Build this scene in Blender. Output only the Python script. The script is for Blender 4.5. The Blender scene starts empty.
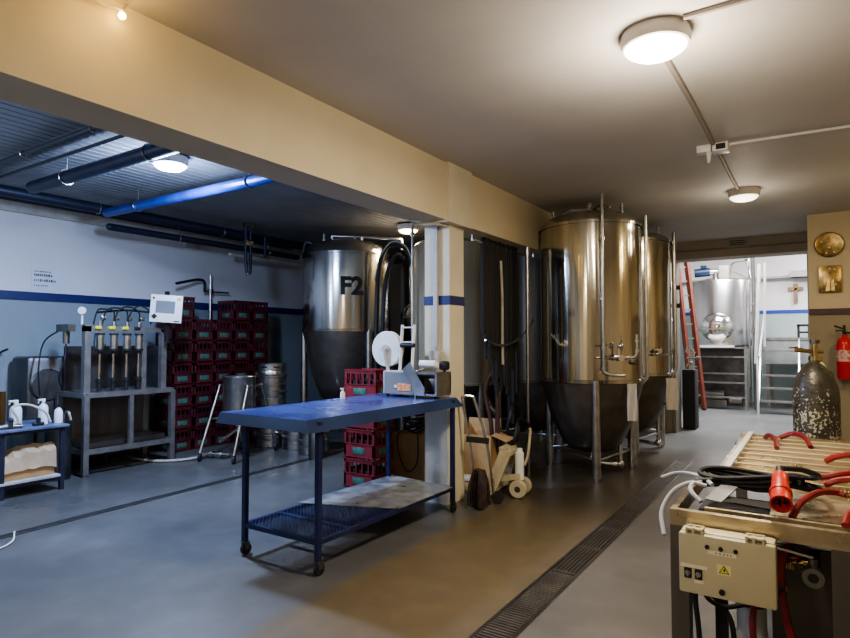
import bpy, bmesh, math, random
from mathutils import Vector, Matrix, Euler
random.seed(7)
PI = math.pi
R = math.radians
scn = bpy.context.scene
COL = scn.collection

# ------------------------------------------------------------------ materials
def mat(name, col, rough=.5, metal=0., var=.12, scale=6., bump=0., bscale=None, stretch=(1, 1, 1),
        col2=None, emit=None, estr=0., spec=None, rvar=0., alpha=None, trans=0., coat=0.):
    m = bpy.data.materials.new(name); m.use_nodes = True
    nt = m.node_tree; N = nt.nodes; L = nt.links
    b = N['Principled BSDF']
    b.inputs['Roughness'].default_value = rough
    b.inputs['Metallic'].default_value = metal
    if spec is not None: b.inputs['Specular IOR Level'].default_value = spec
    if trans: b.inputs['Transmission Weight'].default_value = trans
    if coat: b.inputs['Coat Weight'].default_value = coat
    tc = N.new('ShaderNodeTexCoord'); mp = N.new('ShaderNodeMapping')
    mp.inputs['Scale'].default_value = stretch
    L.new(tc.outputs['Object'], mp.inputs['Vector'])
    nz = N.new('ShaderNodeTexNoise'); nz.inputs['Scale'].default_value = scale
    nz.inputs['Detail'].default_value = 5
    L.new(mp.outputs['Vector'], nz.inputs['Vector'])
    rp = N.new('ShaderNodeValToRGB')
    c2 = col2 if col2 else tuple(max(0, c * (1 - var * 2.2)) for c in col)
    rp.color_ramp.elements[0].position = .35; rp.color_ramp.elements[1].position = .65
    rp.color_ramp.elements[0].color = (*c2, 1); rp.color_ramp.elements[1].color = (*col, 1)
    L.new(nz.outputs['Fac'], rp.inputs['Fac']); L.new(rp.outputs['Color'], b.inputs['Base Color'])
    if rvar:
        mr = N.new('ShaderNodeMapRange')
        mr.inputs['To Min'].default_value = max(.02, rough - rvar); mr.inputs['To Max'].default_value = min(1, rough + rvar)
        mr.inputs['From Min'].default_value = .3; mr.inputs['From Max'].default_value = .7
        L.new(nz.outputs['Fac'], mr.inputs['Value']); L.new(mr.outputs['Result'], b.inputs['Roughness'])
    if bump:
        n2 = N.new('ShaderNodeTexNoise'); n2.inputs['Scale'].default_value = bscale or scale
        n2.inputs['Detail'].default_value = 3
        L.new(mp.outputs['Vector'], n2.inputs['Vector'])
        bp = N.new('ShaderNodeBump'); bp.inputs['Strength'].default_value = bump; bp.inputs['Distance'].default_value = .02
        L.new(n2.outputs['Fac'], bp.inputs['Height']); L.new(bp.outputs['Normal'], b.inputs['Normal'])
    if emit:
        b.inputs['Emission Color'].default_value = (*emit, 1); b.inputs['Emission Strength'].default_value = estr
    return m

M = {}
M['steel'] = mat('brushed_steel', (.60, .58, .54), .17, 1, .10, 5, .35, 4.2, (1, 1, .04), rvar=.05)
M['steel_warm_lit'] = mat('warm_lit_brushed_steel', (.66, .63, .54), .14, 1, .14, 7, .6, 7.5, (1, 1, .025), rvar=.05)  # warm tint puts reflections of the warm walls into the steel colour
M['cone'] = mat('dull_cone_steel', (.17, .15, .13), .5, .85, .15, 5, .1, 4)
M['steel_lamp_lit'] = mat('lamp_lit_steel', (.62, .55, .40), .4, .5, .14, 6, .3, 5, (1, 1, .04))  # warm tone puts the main bay's lamplight into the tank colour
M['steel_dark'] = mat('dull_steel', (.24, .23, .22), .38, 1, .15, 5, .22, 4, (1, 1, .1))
M['steel_plain'] = mat('plain_steel', (.55, .55, .54), .3, 1, .1, 12, .05)
M['steel_matt'] = mat('matt_steel_frame', (.36, .36, .37), .42, .8, .12, 9)
M['steel_warm'] = mat('scratched_steel_plate', (.62, .53, .37), .30, .95, .14, 7, .15, 9, rvar=.12)
M['slat'] = mat('golden_brushed_slat', (.60, .52, .38), .30, .95, .05, 3, .05, 12, rvar=.05)
M['slat_edge'] = mat('bright_slat_edge', (.85, .80, .66), .3, .5, .03)
M['chrome'] = mat('polished_steel', (.75, .74, .72), .1, 1, .04)
M['cream_wall'] = mat('cream_paint', (.68, .58, .42), .6, 0, .03, 2, .04, 30)
M['ceil'] = mat('ceiling_paint', (.55, .525, .50), .62, 0, .05, 1.2, .04, 20)
M['stripe'] = mat('blue_stripe_paint', (.013, .022, .13), .45, 0, .1)
M['stripe_dimmed'] = mat('dim_light_stripe', (.07, .035, .035), .45, 0, .1)  # brown puts the dim light on the pier into the stripe colour
M['white'] = mat('white_plastic', (.8, .8, .78), .4, 0, .04)
M['white_paint'] = mat('white_paint', (.8, .8, .8), .55, 0, .04, 3)
M['bluetop'] = mat('blue_painted_metal', (.075, .105, .30), .27, .1, .2, 2.2, .03, 20, rvar=.1, col2=(.05, .075, .25))
M['bluedark'] = mat('dark_blue_paint', (.018, .028, .10), .4, .2, .15, 8)
M['bluepipe'] = mat('blue_pipe_paint', (.026, .030, .062), .45, .1, .15, 8)
M['bluepipe_lit'] = mat('lamp_lit_blue_pipe', (.02, .05, .26), .3, .1, .15, 8)  # brighter blue puts the cold lamp's light into the pipe colour
M['black'] = mat('black_rubber', (.014, .014, .016), .6, 0, .1)
M['blackmatt'] = mat('black_matt', (.02, .02, .022), .7, 0, .1)
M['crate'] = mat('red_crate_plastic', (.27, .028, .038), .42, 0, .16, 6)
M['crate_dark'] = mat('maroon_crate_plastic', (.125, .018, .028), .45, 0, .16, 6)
M['crate_in'] = mat('shaded_crate_inside', (.035, .008, .010), .7, 0, .2, 20)
M['green'] = mat('green_label_paper', (.085, .21, .16), .6, 0, .2, 20)
M['card'] = mat('cardboard', (.50, .32, .15), .8, 0, .1, 5, .1, 30)
M['kraft'] = mat('kraft_paper', (.55, .42, .28), .8, 0, .12, 6, .5, 5)
M['creamjack'] = mat('cream_enamel', (.52, .46, .32), .45, 0, .12, 5)
M['redplug'] = mat('red_plastic', (.58, .045, .03), .32, 0, .05)
M['redhose'] = mat('red_rubber', (.26, .018, .018), .35, 0, .12, 10)
M['darkredhose'] = mat('dark_red_rubber', (.18, .014, .018), .4, 0, .12, 10)
M['redext'] = mat('extinguisher_red', (.60, .02, .02), .28, 0, .08)
M['orange'] = mat('orange_fibreglass', (.22, .065, .045), .5, 0, .12, 8)
M['duct_dark'] = mat('dark_conduit', (.045, .045, .055), .5)
M['boxcream'] = mat('beige_enclosure', (.57, .51, .33), .42, 0, .04)
M['labelcream'] = mat('cream_tape', (.85, .78, .58), .5, 0, .03)
M['yellow'] = mat('yellow_plastic', (.75, .75, .05), .4, 0, .05)
M['olive'] = mat('speckled_cylinder_paint', (.10, .09, .065), .4, .2, .1, 30, .1, 30)
M['brass'] = mat('brass', (.65, .48, .22), .25, 1, .15, 12)
M['brownglass'] = mat('brown_glass', (.10, .05, .015), .15, 0, .1)
M['bottleplastic'] = mat('translucent_white_plastic', (.72, .76, .85), .35, 0, .05)
M['screen'] = mat('grey_screen', (.20, .22, .24), .2, 0, .05)
M['motor'] = mat('blue_grey_motor', (.05, .08, .13), .4, .3, .1)
M['brownbag'] = mat('dark_brown_fabric', (.05, .03, .025), .7, 0, .3, 20, .5, 20)
M['orangelabel'] = mat('orange_label', (.75, .22, .06), .45, 0, .3, 60, col2=(.9, .6, .35))
M['gold'] = mat('gold_foil', (.42, .30, .13), .3, .8, .25, 18)
M['beige'] = mat('beige_pipe', (.55, .52, .46), .5, 0, .1)
M['greybox'] = mat('grey_plastic', (.45, .45, .46), .5, 0, .05)
M['vessel'] = mat('dim_steel_vessel', (.15, .15, .16), .42, .8, .25, 3, .15, 4)
M['dirtywhite'] = mat('dirty_white_board', (.50, .51, .53), .5, 0, .16, 4)

def two_tone(name, top, bot, zsplit, rough=.6, world=True, var=.05):
    """painted wall: one colour above the stripe, another below (two coats of paint)"""
    m = mat(name, top, rough, 0, var, 1.5, .05, 25)
    nt = m.node_tree; N = nt.nodes; L = nt.links; b = N['Principled BSDF']
    g = N.new('ShaderNodeNewGeometry'); s = N.new('ShaderNodeSeparateXYZ')
    L.new(g.outputs['Position'], s.inputs[0])
    c = N.new('ShaderNodeMath'); c.operation = 'GREATER_THAN'; c.inputs[1].default_value = zsplit
    L.new(s.outputs['Z'], c.inputs[0])
    mx = N.new('ShaderNodeMix'); mx.data_type = 'RGBA'
    L.new(c.outputs[0], mx.inputs['Factor'])
    nz = N.new('ShaderNodeTexNoise'); nz.inputs['Scale'].default_value = 1.3; nz.inputs['Detail'].default_value = 6
    L.new(g.outputs['Position'], nz.inputs['Vector'])
    def ramp(c):
        r = N.new('ShaderNodeValToRGB')
        r.color_ramp.elements[0].position = .3; r.color_ramp.elements[1].position = .7
        r.color_ramp.elements[0].color = (*[x * (1 - 2 * var) for x in c], 1); r.color_ramp.elements[1].color = (*c, 1)
        L.new(nz.outputs['Fac'], r.inputs['Fac']); return r
    L.new(ramp(bot).outputs['Color'], mx.inputs['A']); L.new(ramp(top).outputs['Color'], mx.inputs['B'])
    L.new(mx.outputs['Result'], b.inputs['Base Color'])
    return m
M['wall_l'] = two_tone('left_wall_paint', (.72, .71, .74), (.27, .32, .36), 2.06, .55)
M['wall_c'] = two_tone('pier_paint', (.58, .50, .35), (.30, .26, .18), 1.88, .6)
M['wall_b'] = two_tone('rear_room_paint', (.80, .79, .80), (.42, .50, .52), 2.24, .6)

def floor_mat():
    m = bpy.data.materials.new('sealed_concrete_floor'); m.use_nodes = True
    nt = m.node_tree; N = nt.nodes; L = nt.links; b = N['Principled BSDF']
    g = N.new('ShaderNodeNewGeometry'); s = N.new('ShaderNodeSeparateXYZ'); L.new(g.outputs['Position'], s.inputs[0])
    def noise(sc, det=6, st=(1, 1, 1)):
        mp = N.new('ShaderNodeMapping'); mp.inputs['Scale'].default_value = st
        L.new(g.outputs['Position'], mp.inputs['Vector'])
        n = N.new('ShaderNodeTexNoise'); n.inputs['Scale'].default_value = sc; n.inputs['Detail'].default_value = det
        L.new(mp.outputs['Vector'], n.inputs['Vector']); return n
    def step(sock, lo, hi):
        r = N.new('ShaderNodeMapRange'); r.interpolation_type = 'SMOOTHSTEP'
        r.inputs['From Min'].default_value = lo; r.inputs['From Max'].default_value = hi
        L.new(sock, r.inputs['Value']); return r.outputs['Result']
    def mix(f, a, b_):
        x = N.new('ShaderNodeMix'); x.data_type = 'RGBA'
        if isinstance(f, float): x.inputs['Factor'].default_value = f
        else: L.new(f, x.inputs['Factor'])
        for k, v in (('A', a), ('B', b_)):
            if isinstance(v, tuple): x.inputs[k].default_value = (*v, 1)
            else: L.new(v, x.inputs[k])
        return x.outputs['Result']
    n1 = noise(.9); n2 = noise(5, 8); n3 = noise(.45, 4, (1, .5, 1))
    def blend(a, c, n): return mix(step(n.outputs['Fac'], .35, .65), a, c)
    left = blend((.095, .096, .098), (.138, .137, .137), n1)
    mid = blend((.105, .080, .044), (.155, .120, .070), n3)
    right = blend((.108, .100, .090), (.145, .134, .120), n1)
    back = blend((.17, .18, .19), (.22, .23, .24), n1)  # greyer blue puts the light from the rear room into the floor colour
    # wobble the boundary a little
    ad = N.new('ShaderNodeMath'); ad.operation = 'MULTIPLY_ADD'; ad.inputs[1].default_value = .10
    L.new(n2.outputs['Fac'], ad.inputs[0]); L.new(s.outputs['X'], ad.inputs[2])
    c = mix(step(ad.outputs[0], -2.52, -2.36), left, mid)
    c = mix(step(s.outputs['X'], -1.36, -1.34), c, right)
    brown = blend((.055, .043, .030), (.085, .068, .046), n3)
    mm = N.new('ShaderNodeMath'); mm.operation = 'MULTIPLY'
    L.new(step(s.outputs['Y'], 4.8, 5.6), mm.inputs[0]); L.new(step(s.outputs['X'], -3.7, -3.2), mm.inputs[1])
    m3 = N.new('ShaderNodeMath'); m3.operation = 'MULTIPLY'; L.new(mm.outputs[0], m3.inputs[0]); L.new(step(s.outputs['X'], -1.34, -1.36), m3.inputs[1])
    c = mix(m3.outputs[0], c, brown)
    c = mix(step(s.outputs['Y'], 8.2, 9.3), c, back)
    # fine dirt
    c = mix(.18, c, mix(step(n2.outputs['Fac'], .4, .7), (.03, .025, .02), c))
    L.new(c, b.inputs['Base Color'])
    rr = N.new('ShaderNodeMapRange'); rr.inputs['From Min'].default_value = .35; rr.inputs['From Max'].default_value = .65
    rr.inputs['To Min'].default_value = .26; rr.inputs['To Max'].default_value = .5
    L.new(n3.outputs['Fac'], rr.inputs['Value']); L.new(rr.outputs['Result'], b.inputs['Roughness'])
    bp = N.new('ShaderNodeBump'); bp.inputs['Strength'].default_value = .12; bp.inputs['Distance'].default_value = .01
    L.new(n2.outputs['Fac'], bp.inputs['Height']); L.new(bp.outputs['Normal'], b.inputs['Normal'])
    return m
M['floor'] = floor_mat()

def speckle_mat():
    m = mat('flaked_cylinder_paint', (.085, .075, .055), .38, .3, .2, 10, .2, 40)
    nt = m.node_tree; N = nt.nodes; L = nt.links; b = N['Principled BSDF']
    tc = N.new('ShaderNodeTexCoord')
    n = N.new('ShaderNodeTexNoise'); n.inputs['Scale'].default_value = 55; n.inputs['Detail'].default_value = 3
    n2 = N.new('ShaderNodeTexNoise'); n2.inputs['Scale'].default_value = 7; n2.inputs['Detail'].default_value = 2
    L.new(tc.outputs['Object'], n.inputs['Vector']); L.new(tc.outputs['Object'], n2.inputs['Vector'])
    s = N.new('ShaderNodeSeparateXYZ'); L.new(tc.outputs['Object'], s.inputs[0])
    mr = N.new('ShaderNodeMapRange'); mr.inputs['From Min'].default_value = 1.22; mr.inputs['From Max'].default_value = 1.0
    mr.inputs['To Min'].default_value = -.12; mr.inputs['To Max'].default_value = .0; L.new(s.outputs['Z'], mr.inputs['Value'])
    a = N.new('ShaderNodeMath'); a.operation = 'MULTIPLY_ADD'; a.inputs[1].default_value = .5
    L.new(n2.outputs['Fac'], a.inputs[0]); L.new(n.outputs['Fac'], a.inputs[2])
    a2 = N.new('ShaderNodeMath'); a2.operation = 'ADD'; L.new(a.outputs[0], a2.inputs[0]); L.new(mr.outputs['Result'], a2.inputs[1])
    g = N.new('ShaderNodeMath'); g.operation = 'GREATER_THAN'; g.inputs[1].default_value = .82
    L.new(a2.outputs[0], g.inputs[0])
    mx = N.new('ShaderNodeMix'); mx.data_type = 'RGBA'; L.new(g.outputs[0], mx.inputs['Factor'])
    old = b.inputs['Base Color'].links[0].from_socket
    L.new(old, mx.inputs['A']); mx.inputs['B'].default_value = (.50, .46, .34, 1)
    L.new(mx.outputs['Result'], b.inputs['Base Color'])
    return m
M['speckle'] = speckle_mat()

# ------------------------------------------------------------------ mesh builder
def frame(d):
    d = Vector(d).normalized()
    a = Vector((0, 0, 1)) if abs(d.z) < .95 else Vector((1, 0, 0))
    u = d.cross(a).normalized(); v = d.cross(u).normalized()
    return u, v
class G:
    def __init__(s): s.bm = bmesh.new()
    def box(s, c, size, rz=0, rx=0, ry=0, bev=0):
        mtx = Matrix.Translation(Vector(c)) @ Euler((rx, ry, rz)).to_matrix().to_4x4() @ Matrix.Diagonal((*size, 1))
        r = bmesh.ops.create_cube(s.bm, size=1, matrix=mtx)
        if bev:
            es = set(e for v in r['verts'] for e in v.link_edges)
            bmesh.ops.bevel(s.bm, geom=list(es), offset=bev, segments=2, affect='EDGES', profile=.5)
        return s
    def bx(s, x0, x1, y0, y1, z0, z1, bev=0):
        return s.box(((x0 + x1) / 2, (y0 + y1) / 2, (z0 + z1) / 2), (abs(x1 - x0), abs(y1 - y0), abs(z1 - z0)), bev=bev)
    def bar(s, a, b, w, h=None):
        """square bar from a to b"""
        a = Vector(a); b = Vector(b); d = b - a; h = h or w
        if d.length < 1e-6: return s
        q = d.to_track_quat('Z', 'Y').to_matrix().to_4x4()
        bmesh.ops.create_cube(s.bm, size=1, matrix=Matrix.Translation((a + b) / 2) @ q @ Matrix.Diagonal((w, h, d.length, 1)))
        return s
    def cyl(s, a, b, r, r2=None, n=20, caps=True):
        a = Vector(a); b = Vector(b); r2 = r if r2 is None else r2
        u, v = frame(b - a); bm = s.bm
        A = [bm.verts.new(a + (u * math.cos(t) + v * math.sin(t)) * r) for t in (2 * PI * i / n for i in range(n))]
        B = [bm.verts.new(b + (u * math.cos(t) + v * math.sin(t)) * r2) for t in (2 * PI * i / n for i in range(n))]
        for i in range(n): bm.faces.new((A[i], B[i], B[(i + 1) % n], A[(i + 1) % n]))
        if caps: bm.faces.new(A); bm.faces.new(list(reversed(B)))
        return s
    def lathe(s, prof, c=(0, 0, 0), n=32, axis=(0, 0, 1)):
        c = Vector(c); ax = Vector(axis).normalized(); u, v = frame(ax); bm = s.bm; rings = []
        for r, z in prof:
            if r < 1e-5: rings.append([bm.verts.new(c + ax * z)])
            else: rings.append([bm.verts.new(c + ax * z + (u * math.cos(2 * PI * i / n) + v * math.sin(2 * PI * i / n)) * r) for i in range(n)])
        for p, q in zip(rings, rings[1:]):
            for i in range(n):
                j = (i + 1) % n
                f = [p[i % len(p)], q[i % len(q)], q[j % len(q)], p[j % len(p)]]
                f2 = []
                for w in f:
                    if w not in f2: f2.append(w)
                if len(f2) > 2:
                    try: bm.faces.new(f2)
                    except ValueError: pass
        return s
    def tube(s, pts, r, n=8, sub=6, closed=False, smooth=True):
        P = [Vector(p) for p in pts]
        if smooth and len(P) > 2:
            Q = []
            K = len(P)
            rng = range(K if closed else K - 1)
            for i in rng:
                p0 = P[i - 1] if (i > 0 or closed) else P[0] * 2 - P[1]
                p1 = P[i]; p2 = P[(i + 1) % K]
                p3 = P[(i + 2) % K] if (i + 2 < K or closed) else p2 * 2 - p1
                for k in range(sub):
                    t = k / sub
                    Q.append(.5 * ((2 * p1) + (p2 - p0) * t + (2 * p0 - 5 * p1 + 4 * p2 - p3) * t * t + (3 * p1 - p0 - 3 * p2 + p3) * t ** 3))
            if not closed: Q.append(P[-1])
            P = Q
        bm = s.bm; rings = []; u = None
        for i, p in enumerate(P):
            if closed: d = P[(i + 1) % len(P)] - P[i - 1]
            else: d = P[min(i + 1, len(P) - 1)] - P[max(i - 1, 0)]
            if d.length < 1e-7: d = Vector((0, 0, 1))
            d.normalize()
            if u is None: u, v = frame(d)
            else:
                u = (u - d * u.dot(d))
                if u.length < 1e-5: u, v = frame(d)
                u.normalize(); v = d.cross(u)
            rings.append([bm.verts.new(p + (u * math.cos(2 * PI * k / n) + v * math.sin(2 * PI * k / n)) * r) for k in range(n)])
        K = len(rings)
        for i in range(K if closed else K - 1):
            a = rings[i]; b = rings[(i + 1) % K]
            for k in range(n): bm.faces.new((a[k], b[k], b[(k + 1) % n], a[(k + 1) % n]))
        if not closed:
            bm.faces.new(rings[0]); bm.faces.new(list(reversed(rings[-1])))
        return s
    def sphere(s, c, r, seg=16, sc=(1, 1, 1)):
        bmesh.ops.create_uvsphere(s.bm, u_segments=seg, v_segments=seg // 2, radius=r, matrix=Matrix.Translation(Vector(c)) @ Matrix.Diagonal((*sc, 1)))
        return s
    def quad(s, *p):
        s.bm.faces.new([s.bm.verts.new(Vector(q)) for q in p]); return s
    def prism(s, poly, d):
        """extrude a polygon (list of points) by vector d"""
        d = Vector(d); A = [s.bm.verts.new(Vector(p)) for p in poly]; B = [s.bm.verts.new(Vector(p) + d) for p in poly]
        s.bm.faces.new(list(reversed(A))); s.bm.faces.new(B); n = len(A)
        for i in range(n): s.bm.faces.new((A[i], A[(i + 1) % n], B[(i + 1) % n], B[i]))
        return s
    def done(s, name, m, parent=None, label=None, cat=None, group=None, kind=None, loc=None, smooth=True, w=0):
        bmesh.ops.recalc_face_normals(s.bm, faces=s.bm.faces)
        if w and parent is not None:
            off = Vector(parent.location); q = parent
            while q.parent is not None: q = q.parent; off = off + Vector(q.location)
            bmesh.ops.translate(s.bm, vec=-off, verts=s.bm.verts)
        me = bpy.data.meshes.new(name); 
        for f in s.bm.faces: f.smooth = smooth
        s.bm.to_mesh(me); s.bm.free()
        if smooth:
            try: me.set_sharp_from_angle(angle=R(38))
            except Exception: pass
        me.materials.append(m if not isinstance(m, str) else M[m])
        o = bpy.data.objects.new(name, me); COL.objects.link(o)
        if parent is not None: o.parent = parent
        if loc is not None: o.location = loc
        tag(o, label, cat, group, kind)
        return o
def tag(o, label=None, cat=None, group=None, kind=None):
    for k, v in (('label', label), ('category', cat), ('group', group), ('kind', kind)):
        if v: o[k] = v
    return o
def thing(name, loc, label, cat, group=None, rz=0):
    o = bpy.data.objects.new(name, None); COL.objects.link(o); o.location = loc; o.rotation_euler = (0, 0, rz)
    o.empty_display_size = .1
    return tag(o, label, cat, group)
def copy_tree(o, loc=None, label=None, rz=None, parent=None):
    c = o.copy(); COL.objects.link(c)
    if parent is not None: c.parent = parent
    if loc is not None: c.location = loc
    if rz is not None: c.rotation_euler = (0, 0, rz)
    if label: c['label'] = label
    for ch in list(o.children): copy_tree(ch, parent=c)
    return c
def struct(g, name, m): return g.done(name, m, kind='structure', smooth=False)

def text_mesh(body, size, extrude=.002, bold=0.):
    cu = bpy.data.curves.new('lettering', 'FONT'); cu.body = body; cu.size = size; cu.extrude = extrude; cu.offset = bold
    cu.align_x = 'CENTER'; cu.align_y = 'CENTER'
    o = bpy.data.objects.new('lettering', cu); COL.objects.link(o)
    bpy.context.view_layer.update()
    me = bpy.data.meshes.new_from_object(o.evaluated_get(bpy.context.evaluated_depsgraph_get()))
    bpy.data.objects.remove(o); bpy.data.curves.remove(cu)
    return me
def text_obj(name, body, size, m, parent, loc, rot, bold=0., sx=1., label=None, extrude=.002):
    me = text_mesh(body, size, extrude, bold); me.materials.append(M[m])
    o = bpy.data.objects.new(name, me); COL.objects.link(o); o.parent = parent
    o.location = loc; o.rotation_euler = rot; o.scale = (sx, 1, 1)
    tag(o, label)
    return o

# ================================================================== SETTING
CZ = 3.15
struct(G().bx(-8.1, 3.4, -3.2, 17.2, -.2, 0), 'floor', 'floor')
struct(G().bx(-2.98, 3.4, -3.2, 11.0, CZ, CZ + .2), 'ceiling', 'ceil')
# corrugated metal ceiling over the left bay: ribs run along Y
g = G(); x = -7.93; prof = []
while x < -3.0:
    prof += [(x, 3.22), (x + .09, 3.22), (x + .095, 3.215), (x + .105, 3.215), (x + .11, 3.22)]
    x += .11
A = [g.bm.verts.new((p[0], -3.1, p[1])) for p in prof]; B = [g.bm.verts.new((p[0], 10.9, p[1])) for p in prof]
for i in range(len(A) - 1): g.bm.faces.new((A[i], B[i], B[i + 1], A[i + 1]))
g.bx(-8.1, -2.98, -3.2, 11, 3.25, 3.4)
M['corr'] = mat('corrugated_metal_sheet', (.22, .22, .235), .5, .1, .08, 3)
struct(g, 'ceiling_left', 'corr')
struct(G().bx(-8.1, -7.93, -3.2, 11, 0, 3.4), 'wall_left', 'wall_l')
struct(G().bx(-7.93, -7.91, -3.0, 10.6, 2.005, 2.105), 'trim_1', 'stripe')
struct(G().bx(-7.93, -7.86, -3.0, 10.6, 3.04, 3.2), 'trim_2', M['beige'])
# far wall with the big doorway
struct(G().bx(-7.93, -1.97, 10.6, 11, 0, 3.22).bx(-1.97, -.05, 10.6, 11, 2.87, 3.15), 'wall_far', mat('far_wall_paint', (.36, .31, .25), .6, 0, .05, 2))
struct(G().bx(-.05, 3.2, 9.15, 11, 0, CZ), 'wall_far_right', 'wall_c')
struct(G().bx(-.055, 3.2, 9.13, 9.15, 1.85, 1.925), 'trim_3', 'stripe_dimmed')
struct(G().bx(-2.16, -2.08, 10.57, 10.6, 0, 2.95).bx(-1.99, -1.94, 10.56, 11.0, 0, 2.87), 'trim_4', mat('pale_door_frame', (.26, .235, .20), .5, 0, .06))
struct(G().bx(-.075, -.05, 10.55, 11.02, 0, 2.87), 'trim_5', mat('white_door_edge', (.8, .8, .78), .5, 0, .05))
struct(G().bx(-2.8, -.05, 10.585, 10.6, 2.99, 3.02), 'trim_6', mat('brown_cornice', (.22, .18, .15), .5, 0, .06))
struct(G().bx(3.2, 3.4, -3.2, 11, 0, CZ + .1), 'wall_right', 'cream_wall')
struct(G().bx(-8.1, 3.4, -3.4, -3.2, 0, 3.4), 'wall_near', 'cream_wall')
# down-stand beam and column
struct(G().bx(-3.12, -2.8, -3.2, 10.6, 2.62, CZ + .25), 'trim_7', mat('beam_cream_paint', (.66, .58, .41), .6, 0, .04, 1.5, .05, 20))
g = G().bx(-3.12, -2.84, 4.76, 5.03, 0, 2.62, bev=.006).bx(-3.13, -2.765, 4.62, 5.06, 2.6, CZ)
struct(g, 'trim_8', mat('column_cream_paint', (.66, .60, .46), .55, 0, .05, 2.5, .05, 20))
struct(G().bx(-3.125, -2.835, 4.755, 5.035, 1.85, 1.935), 'trim_9', 'stripe')
struct(G().bx(-3.1, -2.86, 4.752, 4.76, .0, .94), 'trim_10', mat('steel_column_cladding', (.62, .66, .68), .35, .3, .12, 3))
# rear room
struct(G().bx(-5.2, 3.4, 16.9, 17.1, 0, 4.4), 'wall_rear', 'wall_b')
struct(G().bx(-5.2, -5, 11, 17, 0, 4.4), 'wall_rear_left', 'wall_b')
struct(G().bx(3.2, 3.4, 11, 17, 0, 4.4), 'wall_rear_right', 'wall_b')
struct(G().bx(-5.2, 3.4, 11, 17.1, 4.4, 4.5).bx(-5.2, 3.4, 10.9, 11, 3.15, 4.5), 'ceiling_rear', 'white_paint')
struct(G().bx(-4.9, 3.2, 16.88, 16.9, 2.2, 2.28), 'trim_11', mat('bright_blue_stripe', (.02, .05, .45), .45, 0, .05))
struct(G().bx(-4.9, 3.2, 16.7, 16.9, 3.05, 3.10).bx(-.45, 3.2, 16.6, 16.9, 3.05, 3.2), 'trim_12', 'greybox')

# floor drain down the main bay, two runs; narrow slot channel in the left bay
dr = thing('floor_drain', (-1.40, 2.2, 0), 'slotted steel floor drain grating running lengthwise in the wet main floor', 'drain')
g = G()
for x in (-.10, .08): g.bx(x, x + .02, -2.4, 5.9, .0, .006)
g.done('drain_frame', 'steel_dark', dr, smooth=False)
G().bx(-.08, .08, -2.4, 5.9, .0005, .002).done('drain_slot', mat('drain_dark', (.01, .01, .01), .6), dr, smooth=False)
g = G(); y = -.9
while y < 1.55: g.bx(-.078, .078, y, y + .014, .002, .006); y += .028
g.done('drain_grate', mat('rusty_grate_steel', (.20, .17, .14), .5, .6, .2), dr, smooth=False)
g = G()
for x in (-.07, -.045, -.02, .005, .03, .055): g.bx(x, x + .011, 1.57, 5.85, .002, .006)
for k in range(9): g.bx(-.078, .078, 1.57 + k * .53, 1.60 + k * .53, .002, .007)
g.done('drain_cover', mat('worn_grate_steel', (.13, .11, .09), .5, .6, .2), dr, smooth=False)
sl = thing('floor_channel', (-5.3, 3.5, 0), 'narrow dark slot drain crossing the grey floor before the crates', 'drain')
G().bar((.18, -4, .001), (-.28, 4.6, .001), .07, .003).done('channel_slot', 'blackmatt', sl, smooth=False)
g = G(); g.bar((.14, -4, .003), (-.32, 4.6, .003), .012, .005).bar((.22, -4, .003), (-.24, 4.6, .003), .012, .005)
g.done('channel_edge', 'steel_dark', sl, smooth=False)

# ================================================================== LIGHTS / FIXTURES
def ceiling_lamp(loc, r, label, col, estr, watt, lightcol, rad=.12):
    t = thing('ceiling_lamp', loc, label, 'lamp')
    G().lathe([(r * 1.02, 0), (r * 1.05, -.03), (r, -.075), (r * .93, -.08), (r * .93, -.06), (0, -.06)], n=40).done('lamp_housing', mat('lamp_housing_grey', (.55, .52, .48), .5, 0, .04), t)
    dm = mat('glass_diffuser', (.9, .9, .85), .4, 0, 0, emit=col, estr=estr)
    G().lathe([(r * .92, -.066), (r * .88, -.09), (r * .7, -.11), (r * .4, -.122), (0, -.127)], n=40).done('diffuser', dm, t)
    l = bpy.data.lights.new('lamp_or_fill_light', 'POINT'); l.energy = watt; l.color = lightcol; l.shadow_soft_size = rad
    lo = bpy.data.objects.new('lamp_or_fill_light', l); COL.objects.link(lo); lo.location = (loc[0], loc[1], loc[2] - .38)
    l.energy = watt * .50
    l2 = bpy.data.lights.new('lamp_glow', 'AREA'); l2.shape = 'DISK'; l2.size = r * 1.6; l2.energy = watt * .75; l2.color = lightcol
    lo = bpy.data.objects.new('lamp_glow', l2); COL.objects.link(lo); lo.location = (loc[0], loc[1], loc[2] - .14)
    return t
WARM = (1, .86, .67)
ceiling_lamp((-0.68, 3.29, CZ), .17, 'large lit round bulkhead lamp nearest on the grey ceiling', (1, .96, .82), 9, 82, WARM)
ceiling_lamp((-0.61, 7.25, CZ), .15, 'smaller round bulkhead lamp on the ceiling before the doorway', (1, .93, .72), 2.2, 14, WARM)
ceiling_lamp((-4.93, 3.25, 3.2), .15, 'cold white round lamp glowing on the corrugated ceiling', (.75, .88, 1), 16, 165, (.47, .64, 1.0))
ceiling_lamp((-4.92, 7.07, 3.2), .15, 'warm round lamp on the corrugated ceiling above the tanks', (1, .85, .55), 6, 16, (1, .82, .55))
def pt(loc, e, c, r=.2):
    l = bpy.data.lights.new('lamp_or_fill_light', 'POINT'); l.energy = e; l.color = c; l.shadow_soft_size = r
    o = bpy.data.objects.new('lamp_or_fill_light', l); COL.objects.link(o); o.location = loc
ceiling_lamp((1.35, 6.9, CZ), .15, 'round ceiling lamp out at the right of the ceiling', (1, .85, .45), 5, 26, (1, .74, .38))
ceiling_lamp((-.9, -1.4, CZ), .17, 'round ceiling lamp behind the viewpoint', (1, .9, .7), 5, 60, WARM)
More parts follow.
